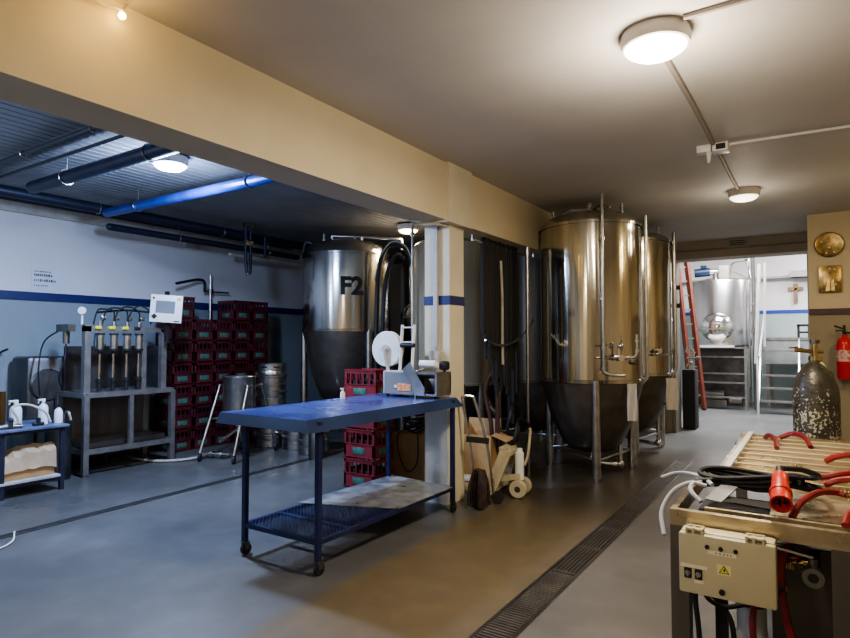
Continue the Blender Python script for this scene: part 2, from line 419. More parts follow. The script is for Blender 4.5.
pt((-5.9, .3, 2.6), 100, (.52, .68, 1.0))  # added blue fill to brighten the left wall, no fixture here
def area(loc, rot, size, e, c):
    l = bpy.data.lights.new('rear_room_light', 'AREA'); l.energy = e; l.color = c; l.size = size
    o = bpy.data.objects.new('rear_room_light', l); COL.objects.link(o); o.location = loc; o.rotation_euler = rot
area((-1.0, 13.2, 4.3), (0, 0, 0), 1.6, 270, (1, .97, .95))
area((1.3, 15.4, 4.3), (0, 0, 0), 1.2, 120, (1, .97, .95))

w = bpy.data.worlds.new('World'); scn.world = w; w.use_nodes = True
w.node_tree.nodes['Background'].inputs[0].default_value = (.5, .5, .55, 1)
w.node_tree.nodes['Background'].inputs[1].default_value = .06

# ================================================================== CAMERA
TH = R(33.2); PT = math.atan(23 / 595)
cd = bpy.data.cameras.new('Camera'); cam = bpy.data.objects.new('Camera', cd); COL.objects.link(cam)
cam.location = (0, 0, 1.5); cam.rotation_euler = (PI / 2 + PT, 0, TH)
cd.sensor_width = 36; cd.lens = 595 / 850 * 36; cd.clip_start = .05; cd.clip_end = 100
scn.camera = cam
scn.view_settings.view_transform = 'AgX'
try: scn.view_settings.look = 'AgX - Medium High Contrast'
except Exception: pass
scn.view_settings.exposure = .35


# ================================================================== TANKS
def bend(me, r, a0, z):
    bm = bmesh.new(); bm.from_mesh(me)
    bmesh.ops.triangulate(bm, faces=bm.faces)
    bmesh.ops.subdivide_edges(bm, edges=bm.edges, cuts=1)
    for v in bm.verts:
        a = a0 + v.co.x / r; rr = r + .004 + v.co.z
        v.co = (rr * math.cos(a), rr * math.sin(a), z + v.co.y)
    bm.to_mesh(me); bm.free(); return me
def polar(r, a, z): return (r * math.cos(R(a)), r * math.sin(R(a)), z)

def tank(loc, r, zb, zt, label, legs, zcone=.22, dome=.13, m='steel', legr=.04, front=-70, legm='steel_plain', brace=True, name='fermentation_tank'):
    t = thing(name, (*loc, 0), label, 'tank', 'stainless tanks')
    G().lathe([(r, zb), (r, zt)], n=72).lathe([(r + .012, zt - .02), (r + .012, zt + .012), (r, zt + .015)], n=72).lathe([(r + .01, zb - .012), (r + .012, zb + .02), (r, zb + .025)], n=72).done('tank_shell', m, t)
    G().lathe([(r, zt + .01), (r * .985, zt + dome * .22), (r * .94, zt + dome * .42), (r * .82, zt + dome * .66), (r * .6, zt + dome * .85), (r * .3, zt + dome * .97), (0, zt + dome)], n=64).done('dome', m if m != 'steel' else 'steel', t)
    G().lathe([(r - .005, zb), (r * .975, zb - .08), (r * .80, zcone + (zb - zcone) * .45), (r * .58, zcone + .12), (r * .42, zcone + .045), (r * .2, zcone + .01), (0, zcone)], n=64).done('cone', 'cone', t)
    for a in legs:
        p = polar(r * .96, a, 0); q = polar(r * .985, a, zb + .02)
        g = G().cyl((p[0], p[1], .03), (p[0], p[1], zb + .02), legr, n=18).cyl((p[0], p[1], 0), (p[0], p[1], .03), legr * .55, n=14)
        g.done('leg', legm, t)
    if brace:
        g = G(); n = len(legs)
        for i in range(n):
            a = polar(r * .94, legs[i], .22); b = polar(r * .94, legs[(i + 1) % n], .22)
            g.cyl(a, b, .014, n=8)
        for i in range(n): g.cyl(polar(r * .94, legs[i], .22), polar(.1, legs[i], .30), .012, n=8)
        g.done('cross_brace', legm, t)
    return t

LG3 = (-68, 52, 172)
def top_fittings(t, r, zt, dome, a0=0):
    z = zt + dome
    g = G().cyl((0, 0, z - .03), (0, 0, z + .04), .16, n=24).cyl((0, 0, z + .04), (0, 0, z + .055), .175, n=24)
    g.done('top_hatch', 'steel_dark', t)
    for a, rr in ((200, .42), (100, .42), (-20, .44)):
        p = polar(rr, a + a0, 0); zz = zt + dome * .68
        G().cyl((p[0], p[1], zz), (p[0], p[1], zz + .11), .014, n=8).cyl((p[0], p[1], zz + .06), (p[0], p[1], zz + .075), .028, n=10).done('nozzle', 'steel_plain', t)

# --- big front tank
tA = tank((-2.2, 6.93), .575, 1.06, 2.83, 'largest stainless conical tank, nearest on the right beside the floor drain', LG3, m='steel_warm_lit', legr=.045, dome=.18)
top_fittings(tA, .575, 2.83, .18)
G().tube([(0, -.1, 3.0), (.2, -.28, 3.04), (.33, -.32, 3.0)], .016).tube([(-.3, -.3, 2.93), (-.1, -.32, 3.02), (.12, -.3, 3.0)], .008).cyl((.1, -.34, 3.0), (.1, -.34, 3.06), .03, n=12).box((.02, -.36, 2.99), (.22, .03, .03)).done('top_pipework', 'chrome', tA)
# spray ball pipe running down the front of the shell
fa = -61
p = polar(.64, fa, 0)
g = G().tube([(p[0], p[1], 3.10), (p[0], p[1], 2.3), (p[0], p[1], 1.35), (p[0], p[1], 1.18)], .016, n=10, sub=2)
for z in (2.6, 1.95, 1.42, 1.20): g.cyl((p[0], p[1], z), (p[0], p[1], z + .03), .028, n=12)
for z in (2.7, 1.5): g.bar(polar(.58, fa, z), polar(.64, fa, z), .012)
g.tube([polar(.64, fa, 1.18), polar(.66, fa + 8, 1.14), polar(.66, fa + 20, 1.14)], .014)
g.done('cleaning_pipe', 'steel_plain', tA)
q = [polar(.66, a, 1.33) for a in (fa, fa + 12, fa + 24)] + [polar(.70, fa + 29, 1.35), polar(.71, fa + 30, 1.44), polar(.71, fa + 30, 1.58)]
g = G().tube(q, .016, n=10)
g.cyl(polar(.62, fa + 14, 1.33), polar(.72, fa + 14, 1.33), .035, n=14).cyl(polar(.66, fa + 14, 1.33), polar(.66, fa + 14, 1.46), .016, n=10)
g.cyl(polar(.71, fa + 30, 1.40), polar(.71, fa + 30, 1.42), .03, n=12).cyl(polar(.71, fa + 30, 1.5), polar(.71, fa + 30, 1.52), .028, n=12)
g.sphere(polar(.70, fa + 14, 1.46), .035, 12)
for z in (1.33, 1.46): g.tube([polar(.60, fa - 8, z), polar(.64, fa, z), polar(.68, fa + 6, z + .02)], .008, n=6)
g.done('sampling_pipe', 'chrome', tA)
# outer jacket pipe on the right side of the shell, bending in along the cone
g = G().tube([polar(.615, 10, 2.95), polar(.615, 10, 1.9), polar(.615, 10, 1.1)], .02, n=10, sub=2).bar(polar(.615, 10, 1.1), polar(.36, -2, .80), .035)
g.done('jacket_pipe', 'steel_plain', tA)
# outlet under the cone
g = G().tube([(0, 0, .22), (0, 0, .12), (.12, .03, .10), (.30, .08, .10)], .026, n=12)
g.tube([(.30, .08, .10), (.30, .08, .35), (.30, .08, .62)], .026, n=12, sub=2).cyl((.30, .08, .60), (.30, .08, .66), .04, n=14)
g.cyl((.22, .06, .10), (.26, .07, .10), .045, n=14).bar((.24, .0, .60), (.40, .0, .52), .022).sphere((.30, .08, .1), .045, 12)
g.done('outlet_pipe', 'chrome', tA)
G().cyl(polar(.57, fa + 38, 1.28), polar(.62, fa + 38, 1.28), .03).done('probe', 'steel_dark', tA)

tB = tank((-2.2, 8.62), .575, 1.06, 2.88, 'second stainless conical tank just behind the largest one, near the doorway', LG3, m='steel_warm_lit', dome=.15)
top_fittings(tB, .575, 2.88, .15, 10)
G().tube([(0.05, -.1, 3.0), (.25, -.25, 3.03), (.35, -.2, 2.98)], .016).cyl((.2, -.3, 2.98), (.2, -.3, 3.06), .028, n=12).done('top_pipework', 'chrome', tB)
g = G().tube([polar(.615, 4, 3.0), polar(.615, 4, 1.9), polar(.615, 4, 1.12)], .024, n=10, sub=2).bar(polar(.615, 4, 1.12), polar(.34, -6, .72), .04)
g.done('jacket_pipe', 'steel_plain', tB)
g = G().tube([polar(.66, -50, 1.33), polar(.66, -36, 1.33), polar(.70, -26, 1.36), polar(.71, -24, 1.45), polar(.71, -24, 1.6)], .014, n=8).cyl(polar(.6, -42, 1.38), polar(.70, -42, 1.38), .03, n=12)
g.done('sampling_pipe', 'chrome', tB)
g = G().tube([(0, 0, .22), (0, 0, .14), (.2, .0, .12), (.36, 0, .12), (.38, 0, .3), (.38, 0, .66)], .025, n=10).bar((.3, -.05, .72), (.5, -.05, .66), .022).sphere((.38, 0, .12), .05, 12)
g.done('outlet_pipe', 'chrome', tB)
G().cyl(polar(.6, 12, 2.0), polar(.68, 12, 2.0), .03).cyl(polar(.6, 12, 2.25), polar(.68, 12, 2.25), .03).done('probe', 'black', tB)

def cloth(loc, wd, h, label, a):
    g = G(); n = 6; k = 8; V = []
    for i in range(n + 1):
        row = []
        for j in range(k + 1):
            x = (i / n - .5) * wd * (1 - .06 * math.sin(j)); z = -j / k * h
            row.append(g.bm.verts.new((x * math.cos(a), x * math.sin(a) + .012 * math.sin(i * 1.7 + j * .4), z)))
        V.append(row)
    for i in range(n):
        for j in range(k): g.bm.faces.new((V[i][j], V[i + 1][j], V[i + 1][j + 1], V[i][j + 1]))
    o = g.done('cloth_strip', mat('off_white_cloth', (.50, .46, .41), .8, 0, .02, 8), label=label, cat='cloth', loc=loc)
    return o
cloth((-1.66, 6.62, 1.05), .11, .40, 'off-white cloth strip hanging at the lower cone of the largest tank', R(30))
cloth((-1.60, 8.45, 1.02), .16, .42, 'grey cloth hanging low on the second tank by the doorway', R(30))

# --- F2 and the tanks behind the beam
tF = tank((-5.91, 6.88), .66, 1.66, 2.78, 'wide stainless tank lettered F2 standing behind the red crates', (-20, 100, 220), zcone=.55, dome=.26, legr=.05)
me = text_mesh('F2', .345, 0.0005, .013); me = bend(me, .66, R(-49 + 5), 2.28); me.materials.append(M['blackmatt'])
o = bpy.data.objects.new('lettering', me); COL.objects.link(o); o.parent = tF; tag(o, 'black letters F2')
g = G().cyl((-.2, -.3, 2.9), (-.2, -.3, 3.12), .016, n=8).cyl((-.2, -.3, 3.0), (-.2, -.3, 3.03), .035, n=12)
g.tube([(-.02, -.32, 2.92), (-.02, -.32, 3.04), (.05, -.28, 3.06), (.75, .18, 3.02), (.84, .24, 3.0), (.84, .24, 2.86)], .022, n=10, sub=3)
g.tube([(-.52, -.42, 2.84), (-.5, -.38, 3.0), (-.42, -.32, 2.98), (-.4, -.3, 2.88)], .012, n=8)
g.cyl((.3, -.18, 2.88), (.3, -.18, 3.02), .018, n=8).cyl((.38, -.12, 2.87), (.38, -.12, 3.04), .022, n=8)
g.done('top_pipework', 'steel_plain', tF)
G().cyl(polar(.62, -12, 1.78), polar(.67, -12, 1.78), .03).done('probe', 'chrome', tF)

tC = tank((-5.08, 7.97), .50, .95, 2.70, 'dim stainless tank with an oval manway between the F2 tank and the column', (-20, 100, 220), m='steel', dome=.12)
g = G().lathe([(.19, 0), (.20, .03), (.17, .05), (0, .08)], polar(.49, -84, 1.88), 32, axis=polar(1, -84, 0)); g.done('manway', 'steel_plain', tC)
g = G().tube([polar(.60, -106, 1.72), polar(.62, -100, 1.98), polar(.62, -88, 2.06), polar(.62, -78, 1.98), polar(.62, -72, 1.80), polar(.6, -78, 1.68)], .012, n=8)
g.bar(polar(.60, -102, 1.88), polar(.62, -70, 1.88), .02).cyl(polar(.62, -68, 1.70), polar(.62, -68, 1.86), .03, n=10)
g.done('clamp', 'chrome', tC)
tD = tank((-4.12, 7.02), .56, .95, 2.78, 'stainless tank partly hidden behind the column', (-20, 100, 220), m='steel_lamp_lit', dome=.12)
tE = tank((-3.42, 8.05), .50, .95, 2.72, 'shade-darkened stainless tank behind the hanging black hoses', (-20, 100, 220), m='steel_dark', dome=.12)  # darker steel carries the shade behind the hoses in its colour
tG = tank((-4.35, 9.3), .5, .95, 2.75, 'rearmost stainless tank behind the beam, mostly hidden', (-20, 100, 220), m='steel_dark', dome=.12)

# arched black hose in front of the dim tank, pale pipe beside it
def hose(name, pts, r, m, label, cat='hose', group=None, n=8, sub=6):
    return G().tube(pts, r, n=n, sub=sub).done(name, m, label=label, cat=cat, group=group)
hose('rubber_hose', [(-5.10, 6.55, .9), (-5.11, 6.56, 1.5), (-5.10, 6.58, 2.3), (-5.06, 6.6, 2.65), (-4.98, 6.66, 2.84), (-4.84, 6.74, 2.86), (-4.72, 6.80, 2.74), (-4.69, 6.84, 2.60)], .032, 'black', 'thick black hose arching down the right side of the F2 tank')
hose('rubber_hose', [(-5.02, 6.62, .6), (-5.05, 6.62, 1.4), (-5.02, 6.64, 2.2), (-4.96, 6.68, 2.58), (-4.86, 6.72, 2.72), (-4.78, 6.78, 2.66)], .028, 'black', 'inner black hose looping beside the thick one at the F2 tank')
hose('rubber_hose', [(-5.12, 6.54, 2.35), (-5.10, 6.56, 2.5), (-5.02, 6.6, 2.76), (-4.9, 6.66, 2.9), (-4.74, 6.74, 2.84), (-4.66, 6.78, 2.66)], .010, 'beige', 'thin pale hose arching over the two black hoses at the F2 tank')
g = G().cyl((-4.40, 6.42, 0), (-4.40, 6.42, 3.16), .018, n=10)
for z in (.8, 1.9, 2.9): g.cyl((-4.40, 6.42, z), (-4.40, 6.42, z + .04), .028, n=10)
g.done('standpipe', 'steel_plain', label='thin upright steel pipe from floor to ceiling left of the column', cat='pipe')

# --- black hoses hung under the beam beside the column
hr = thing('hose_rail', (-2.95, 6.3, 2.56), 'short steel rail under the beam carrying the black hoses', 'rail')
g = G().bar((0, -.9, .0), (0, .72, .0), .02)
for y in (-.9, .7): g.bar((0, y, .0), (0, y, .06), .012)
g.done('rail_bar', 'steel_plain', hr)
for lo, up, y, rr in ((1.32, 1.6, 5.66, .026), (1.36, 1.5, 5.765, .024), (.50, 1.3, 5.93, .020), (.95, 1.1, 6.03, .026), (1.1, 1.25, 5.845, .018), (1.0, 1.6, 6.135, .020), (.9, 1.4, 6.46, .020), (.62, .9, 6.25, .022), (.55, 1.2, 6.36, .026)):
    x = -2.95
    hose('rubber_hose', [(x, y - .025, up), (x, y - .025, 1.9), (x, y - .024, 2.5), (x, y, 2.60), (x, y + .024, 2.5), (x, y + .025, 1.9), (x, y + .025, lo)],
         rr, 'black', 'black rubber hose draped over the rail under the beam between column and largest tank', group='black hoses hung under the beam')
hose('pale_hose', [(-2.9, 5.97, 2.40), (-2.89, 5.98, 2.0), (-2.9, 6.0, 1.5), (-2.89, 5.99, 1.25)], .016, 'beige', 'single thin pale hose hanging among the black hoses')
hose('rubber_hose', [(-2.88, 5.55, 1.52), (-2.87, 5.8, 1.47), (-2.86, 6.1, 1.48), (-2.82, 6.38, 1.58), (-2.78, 6.6, 1.76)], .012, 'steel_plain', 'thin shiny hose slung across the hanging black hoses')
g = G().cyl((-2.78, 6.42, 0), (-2.78, 6.42, 2.58), .02, n=10).cyl((-2.78, 6.42, 2.50), (-2.78, 6.42, 2.60), .034, n=12)
g.done('standpipe', 'steel_plain', label='upright steel pipe just left of the largest tank', cat='pipe')
# coiled hoses and pump low down behind the pallet truck
for k, (x, y, z, r) in enumerate([(-2.84, 6.18, .60, .17), (-2.82, 6.2, .40, .2)]):
    pts = [(x + .05 * k + .02 * math.sin(3 * t), y + r * math.cos(t), z + r * 1.2 * math.sin(t)) for t in [2 * PI * i / 14 for i in range(14)]]
    G().tube(pts, .02, closed=True, sub=3).done('hose_coil', 'black', label='%s black hose coil low beside the left leg of the largest tank' % ('upper', 'lower')[k], cat='hose')
pm = thing('transfer_pump', (-3.25, 6.15, 0), 'dark pump on a low steel trolley behind the pallet truck', 'pump')
pm.location = (-3.35, 6.38, 0)
G().cyl((-.25, 0, .32), (.12, 0, .32), .11, n=20).cyl((.12, 0, .32), (.2, 0, .32), .13, n=20).done('motor', 'motor', pm)
g = G().bx(-.3, .3, -.15, .15, .14, .17)
for x in (-.24, .24):
    for y in (-.12, .12): g.cyl((x, y - .015, .06), (x, y + .015, .06), .06, n=14)
g.done('trolley_base', 'steel_dark', pm)
G().tube([(-.3, .1, .17), (-.3, .1, .7), (-.28, .05, .95), (-.26, -.1, .98), (-.3, -.14, .9)], .016, n=8).done('trolley_handle', 'steel_plain', pm)
G().tube([(.2, 0, .4), (.22, 0, .6), (.1, -.05, .75)], .03, n=10).sphere((.1, -.05, .78), .045, 10).done('elbow_pipe', 'chrome', pm)
hose('burgundy_hose', [(-3.0, 5.95, .25), (-3.02, 5.95, .6), (-3.1, 5.97, .95), (-3.0, 5.99, 1.15), (-2.95, 5.96, .9), (-2.93, 5.94, .5), (-2.9, 5.92, .3)], .024, mat('burgundy_rubber', (.07, .03, .03), .4), 'brownish black hose looped over beside the upright pipe behind the pallet truck')

# --- column fittings
cp = thing('column_conduit', (-2.98, 4.74, 1.30), 'grey conduit and socket box on the front of the column', 'conduit')
G().bx(-.02, .02, -.015, .018, .1, 1.3).done('conduit', 'greybox', cp, smooth=False)
G().bx(-.05, .05, -.045, .018, -.02, .12, bev=.006).done('socket_box', 'greybox', cp)
hose('thin_conduit', [(-3.10, 4.50, 2.60), (-3.02, 4.56, 2.585), (-2.9, 4.6, 2.585), (-2.86, 4.74, 2.585), (-2.84, 5.0, 2.585)], .012, 'beige', 'thin pipe wrapping the top of the column under the beam', 'pipe')

# ================================================================== CRATES
def make_crate(name, m, label, loc, rz=0, white=False, group='red beer crates'):
    t = thing(name, loc, label, 'crate', group, rz)
    L, W, H = .398, .318, .302
    g = G()
    for sx in (-1, 1):
        for sy in (-1, 1): g.box((sx * (L / 2 - .014), sy * (W / 2 - .014), H / 2), (.028, .028, H), bev=.004)
    for (cx, cy, sx, sy) in ((0, -W / 2 + .006, L, .012), (0, W / 2 - .006, L, .012), (-L / 2 + .006, 0, .012, W), (L / 2 - .006, 0, .012, W)):
        ox = .004 * (1 if cx > 0 else -1 if cx < 0 else 0); oy = .004 * (1 if cy > 0 else -1 if cy < 0 else 0)
        g.box((cx, cy, .279), (sx, sy, .036)).box((cx, cy, .085), (sx, sy, .135)).box((cx + ox, cy + oy, .296), (sx + .01, sy + .01, .01)).box((cx + ox, cy + oy, .150), (sx + .008, sy + .008, .008)).box((cx + ox, cy + oy, .018), (sx + .008, sy + .008, .01))
        for k in range(1, 5):
            f = (k / 5 - .5)
            if sx > sy: g.box((f * L, cy, .2), (.016, .012, .125))
            else: g.box((cx, f * W, .2), (.012, .016, .125))
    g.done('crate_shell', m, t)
    G().bx(-L / 2 + .02, L / 2 - .02, -W / 2 + .02, W / 2 - .02, .004, .19).done('inside_shade', 'crate_in', t, smooth=False)  # solid dark block painted as the shade inside the crate
    lm = 'green'
    G().box((L / 2 + .003, -.01, .08), (.004, .15, .065), bev=.0015).done('label_plate', lm, t, label='green paper label')
    G().box((.0, -W / 2 - .003, .08), (.16, .004, .065), bev=.0015).done('label_plate', lm, t, label='green paper label')
    return t
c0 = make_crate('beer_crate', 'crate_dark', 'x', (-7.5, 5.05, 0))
ords = ['lowest', 'second', 'third', 'fourth', 'fifth', 'sixth', 'top']
nth = ['first', 'second', 'third', 'fourth', 'fifth']
first = True
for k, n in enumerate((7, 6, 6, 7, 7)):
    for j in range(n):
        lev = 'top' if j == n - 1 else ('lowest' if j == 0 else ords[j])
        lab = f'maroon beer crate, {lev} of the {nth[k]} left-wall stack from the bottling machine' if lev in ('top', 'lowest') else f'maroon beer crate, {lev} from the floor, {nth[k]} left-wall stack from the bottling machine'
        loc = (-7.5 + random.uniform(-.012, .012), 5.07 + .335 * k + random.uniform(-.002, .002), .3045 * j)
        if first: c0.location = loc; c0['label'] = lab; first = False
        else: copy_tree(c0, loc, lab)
c1 = make_crate('beer_crate', 'crate', 'bright red beer crate, lowest of the stack behind the blue table', (-3.93, 4.93, 0), rz=R(0))
for j, lab in ((1, 'bright red beer crate, second from the floor behind the blue table'), (2, 'bright red beer crate, third from the floor behind the blue table'), (3, 'bright red beer crate, top of the stack beside the label machine')):
    copy_tree(c1, (-3.93 + (.01 if j == 2 else 0), 4.93, .3045 * j), lab, rz=R(2 * j - 3))

# ================================================================== BLUE TABLE
tb = thing('work_table', (-3.1, 3.7, 0), 'long blue painted metal table on casters in front of the column', 'table')
g = G()
x0, x1, y0, y1, zt = -3.56, -2.72, 2.77, 4.67, 1.0
# folded sheet top: flat surface and a flared skirt all round
P_ = [(x0, y0), (x1, y0), (x1, y1), (x0, y1)]; f = .05
Q_ = [(x0 - .02, y0 - .02), (x1 + f + .02, y0 - .02), (x1 + f + .02, y1 + .02), (x0 - .02, y1 + .02)]
T = [g.bm.verts.new((*p, zt)) for p in P_]; S = [g.bm.verts.new((*q, zt - .07)) for q in Q_]; U = [g.bm.verts.new((*p, zt - .012)) for p in P_]
g.bm.faces.new(T)
for i in range(4): g.bm.faces.new((T[i], T[(i + 1) % 4], U[(i + 1) % 4], U[i]))
g.bm.faces.new(list(reversed(U)))
for v in S: g.bm.verts.remove(v)
g.done('tabletop', 'bluetop', tb, smooth=False, w=1)
g = G(); T = [g.bm.verts.new((*p, zt - .001)) for p in P_]; S = [g.bm.verts.new((*q, zt - .075)) for q in Q_]; U = [g.bm.verts.new((*p, zt - .014)) for p in P_]
for i in range(4): g.bm.faces.new((T[i], T[(i + 1) % 4], S[(i + 1) % 4], S[i])); g.bm.faces.new((S[i], S[(i + 1) % 4], U[(i + 1) % 4], U[i]))
g.done('folded_skirt', mat('dark_blue_skirt', (.022, .045, .13), .38, .1, .15, 3), tb, smooth=False, w=1)
LX = (-3.40, -2.70); LY = (2.87, 4.57)
for x in LX:
    for y in LY:
        lg = G().bx(x - .017, x + .017, y - .017, y + .017, .09, .985).done('leg', 'bluedark', tb, w=1, smooth=False)
        g = G().cyl((x - .012, y + .01, .04), (x + .012, y + .01, .04), .04, n=18); g.done('caster', 'black', lg, w=1)
        G().bx(x - .02, x + .02, y - .02, y + .02, .085, .094).bx(x - .018, x - .014, y - .012, y + .03, .04, .088).bx(x + .014, x + .018, y - .012, y + .03, .04, .088).done('caster_fork', 'steel_dark', lg, w=1, smooth=False)
g = G()
zs = .21
for y in LY: g.bar((LX[0], y, zs), (LX[1], y, zs), .03)
for x in LX: g.bar((x, LY[0], zs), (x, LY[1], zs), .03)
for y in (3.3, 3.75, 4.2): g.bar((LX[0], y, zs - .005), (LX[1], y, zs - .005), .02)
g.done('shelf_frame', 'bluedark', tb, w=1, smooth=False)
g = G(); sx = LX[1] - LX[0]; sy = 3.72 - LY[0]; p = .034
k = -sy
while k < sx:
    for sgn in (1, -1):
        # lines x = k + t (sgn) clipped to the rectangle
        t0 = max(0, -k); t1 = min(sy, sx - k)
        if t1 > t0 + .01:
            if sgn == 1: a_ = (LX[0] + k + t0, LY[0] + t0); b_ = (LX[0] + k + t1, LY[0] + t1)
            else: a_ = (LX[0] + k + t0, LY[0] + sy - t0); b_ = (LX[0] + k + t1, LY[0] + sy - t1)
            g.bar((*a_, zs + .012), (*b_, zs + .012), .005, .004)
    k += p
g.done('mesh_shelf', 'bluedark', tb, w=1, smooth=False)
G().bx(LX[0], LX[1], 3.16, 3.2, zs + .0, zs + .016).done('shelf_bar', 'bluedark', tb, w=1, smooth=False)
sheet = G(); sheet.prism([(LX[0] - .04, 3.42, zs + .02), (LX[1] + .03, 3.72, zs + .02), (LX[1] + .03, 4.52, zs + .02), (LX[0] + .0, 4.62, zs + .02)], (0, 0, .006))
sheet.done('metal_sheet', mat('scuffed_galvanised_sheet', (.42, .44, .46), .38, .55, .22, 9, .06, 9, rvar=.12), label='scuffed grey metal sheet lying on the blue table shelf', cat='sheet', smooth=False)

# label machine on the table
lm_ = thing('label_machine', (-3.13, 4.51, 1.0), 'steel bottle labelling machine with white roll disc on the blue table', 'machine')
g = G().bx(-.22, .13, -.10, .10, .025, .235, bev=.006); g.done('housing', 'greybox', lm_)
g = G().bx(-.20, .12, -.104, -.100, .03, .225)
g.done('front_panel', mat('grey_front_panel', (.30, .31, .33), .4, .3, .08), lm_, smooth=False)
G().bx(-.05, .095, -.109, -.104, .06, .125).done('label_print', 'orangelabel', lm_, smooth=False)
G().bx(-.085, -.055, -.112, -.104, .085, .11).done('emblem', 'labelcream', lm_, smooth=False)
g = G()
g.prism([(.15, -.13, .0), (.15, .13, .0), (.15, .13, .23), (.15, .02, .26), (.15, -.13, .24)], (.015, 0, 0))
g.done('side_plate', 'steel_plain', lm_, smooth=False)
g = G().prism([(.02, -.135, .25), (.10, -.135, .32), (.26, -.135, .10), (.26, -.135, .03), (.18, -.135, .03)], (0, .01, 0))
g.done('cover_plate', 'steel_plain', lm_, smooth=False)
g = G().bx(.17, .38, -.12, .12, .025, .045).bx(.17, .38, -.12, .12, .215, .235).bx(.36, .38, -.12, .12, .045, .215).bx(.17, .38, .10, .12, .045, .215)
g.done('side_frame', 'steel_plain', lm_, smooth=False)
G().bx(.2, .35, -.05, .08, .05, .18, bev=.01).done('drive_motor', 'steel_dark', lm_)
g = G().box((.24, -.02, .30), (.17, .10, .05), rx=R(-18), bev=.006); g.done('display_unit', 'white', lm_)
G().box((.36, .04, .29), (.08, .08, .08), bev=.02).bar((.36, .04, .235), (.36, .04, .27), .02).done('stepper_motor', 'black', lm_)
for x in (-.18, .11, .35): G().cyl((x, -.08, 0), (x, -.08, .026), .018, n=12).done('foot', 'black', lm_)
# disc turned towards the lens side, with its arm
dn = Vector((.02, -1, 0)).normalized(); dc = Vector((-.27, .02, .435))
G().lathe([(.0, 0), (.165, 0), (.168, .004), (.165, .008), (0, .008)], dc, 40, axis=dn).done('roll_disc', 'white', lm_)
G().lathe([(.0, 0), (.165, 0), (.168, .004), (.165, .008), (0, .008)], dc - dn * .05, 40, axis=dn).done('rear_disc', 'labelcream', lm_)
G().cyl(dc - dn * .05, dc + dn * .03, .04, n=20).cyl(dc + dn * .03, dc + dn * .045, .02, n=12).done('roll_hub', 'greybox', lm_)
G().tube([dc + dn * .03, dc + dn * .03 + Vector((0, 0, -.03)), dc + dn * .02 + Vector((.03, .0, -.18)), Vector((-.2, -.03, .20))], .018, n=10).done('roll_arm', 'greybox', lm_)
g = G()
for x in (-.10, .035): g.bar((x, .0, .23), (x + .015, .02, .66), .022)
for z in (.50, .635): g.bar((-.09, .015, z), (.05, .015, z), .012)
g.done('guide_frame', 'white', lm_, smooth=False)
G().cyl((-.09, .0, .47), (.06, .0, .47), .02, n=12).done('roller', 'black', lm_)
sb_ = thing('spray_bottle', (-3.50, 4.02, 1.0), 'small white plastic spray bottle at the back edge of the blue table', 'bottle')
G().lathe([(0, 0), (.022, 0), (.022, .05), (.010, .07), (.010, .08), (0, .08)], n=16).done('bottle_body', 'white', sb_)
G().box((0, -.01, .088), (.016, .04, .014), bev=.003).done('spray_head', 'white', sb_)

# ================================================================== BETWEEN TABLE AND TANKS
def carton(loc, L, W, H, label, rz=0, flaps=True, name='cardboard_box'):
    t = thing(name, loc, label, 'box', rz=rz)
    g = G(); th = .006
    g.bx(-L / 2, L / 2, -W / 2, W / 2, 0, th)
    g.bx(-L / 2, L / 2, -W / 2, -W / 2 + th, 0, H).bx(-L / 2, L / 2, W / 2 - th, W / 2, 0, H).bx(-L / 2, -L / 2 + th, -W / 2, W / 2, 0, H).bx(L / 2 - th, L / 2, -W / 2, W / 2, 0, H)
    g.done('carton', 'card', t, smooth=False)
    if flaps:
        G().prism([(L / 2, -W / 2, H), (L / 2, W / 2, H), (L / 2 + .17, W / 2, H - .06), (L / 2 + .17, -W / 2, H - .06)], (0, 0, .005)).done('flap', 'card', t, smooth=False)
        G().prism([(-L / 2, -W / 2, H), (-L / 2, W / 2, H), (-L / 2 - .02, W / 2, H + .12), (-L / 2 - .02, -W / 2, H + .12)], (.005, 0, 0)).done('flap', 'card', t, smooth=False)
        G().prism([(-L / 2, W / 2, H), (L / 2, W / 2, H), (L / 2, W / 2 + .04, H + .14), (-L / 2, W / 2 + .04, H + .14)], (0, .005, 0)).done('flap', 'card', t, smooth=False)
    G().bx(-.03, .03, -W / 2 - .001, -W / 2, 0, H).done('packing_tape', mat('brown_tape', (.42, .27, .12), .35, 0, .05), t, smooth=False)
    return t
carton((-3.12, 5.86, 0), .38, .30, .50, 'open cardboard box standing behind the pallet truck', rz=R(8))
carton((-3.68, 5.42, 0), .40, .32, .52, 'closed cardboard box behind the blue table with cables heaped on it', rz=R(12), flaps=False)
for k in range(5):
    cx, cy = -3.68 + .02 * k, 5.40; r = .10 + .018 * k
    pts = [(cx + r * math.cos(t + k), cy + .8 * r * math.sin(t + k), .545 + .027 * k + .02 * math.sin(2 * t)) for t in [2 * PI * i / 12 for i in range(12)]]
    G().tube(pts, .010, closed=True, n=6, sub=3).done('cable_loop', 'black', label='black cable loop heaped on the closed cardboard box behind the table', cat='cable', group='cables on the cardboard box')
hose('hanging_cable', [(-3.72, 5.30, .56), (-3.74, 5.18, .5), (-3.70, 5.16, .3), (-3.60, 5.17, .14), (-3.50, 5.20, .25), (-3.52, 5.24, .5), (-3.56, 5.3, .58)], .008, 'black', 'thin black cable drooping down the front of the closed box', 'cable')
vm = thing('valve_assembly', (-3.62, 5.42, .69), 'shiny steel valve fitting lying on the cables behind the table', 'valve')
G().cyl((-.1, 0, .03), (.1, 0, .03), .024, n=14).cyl((-.03, 0, .03), (-.03, 0, .10), .03, n=14).cyl((.05, 0, .03), (.05, 0, .03 + .07), .02, n=14).done('valve_body', 'chrome', vm)
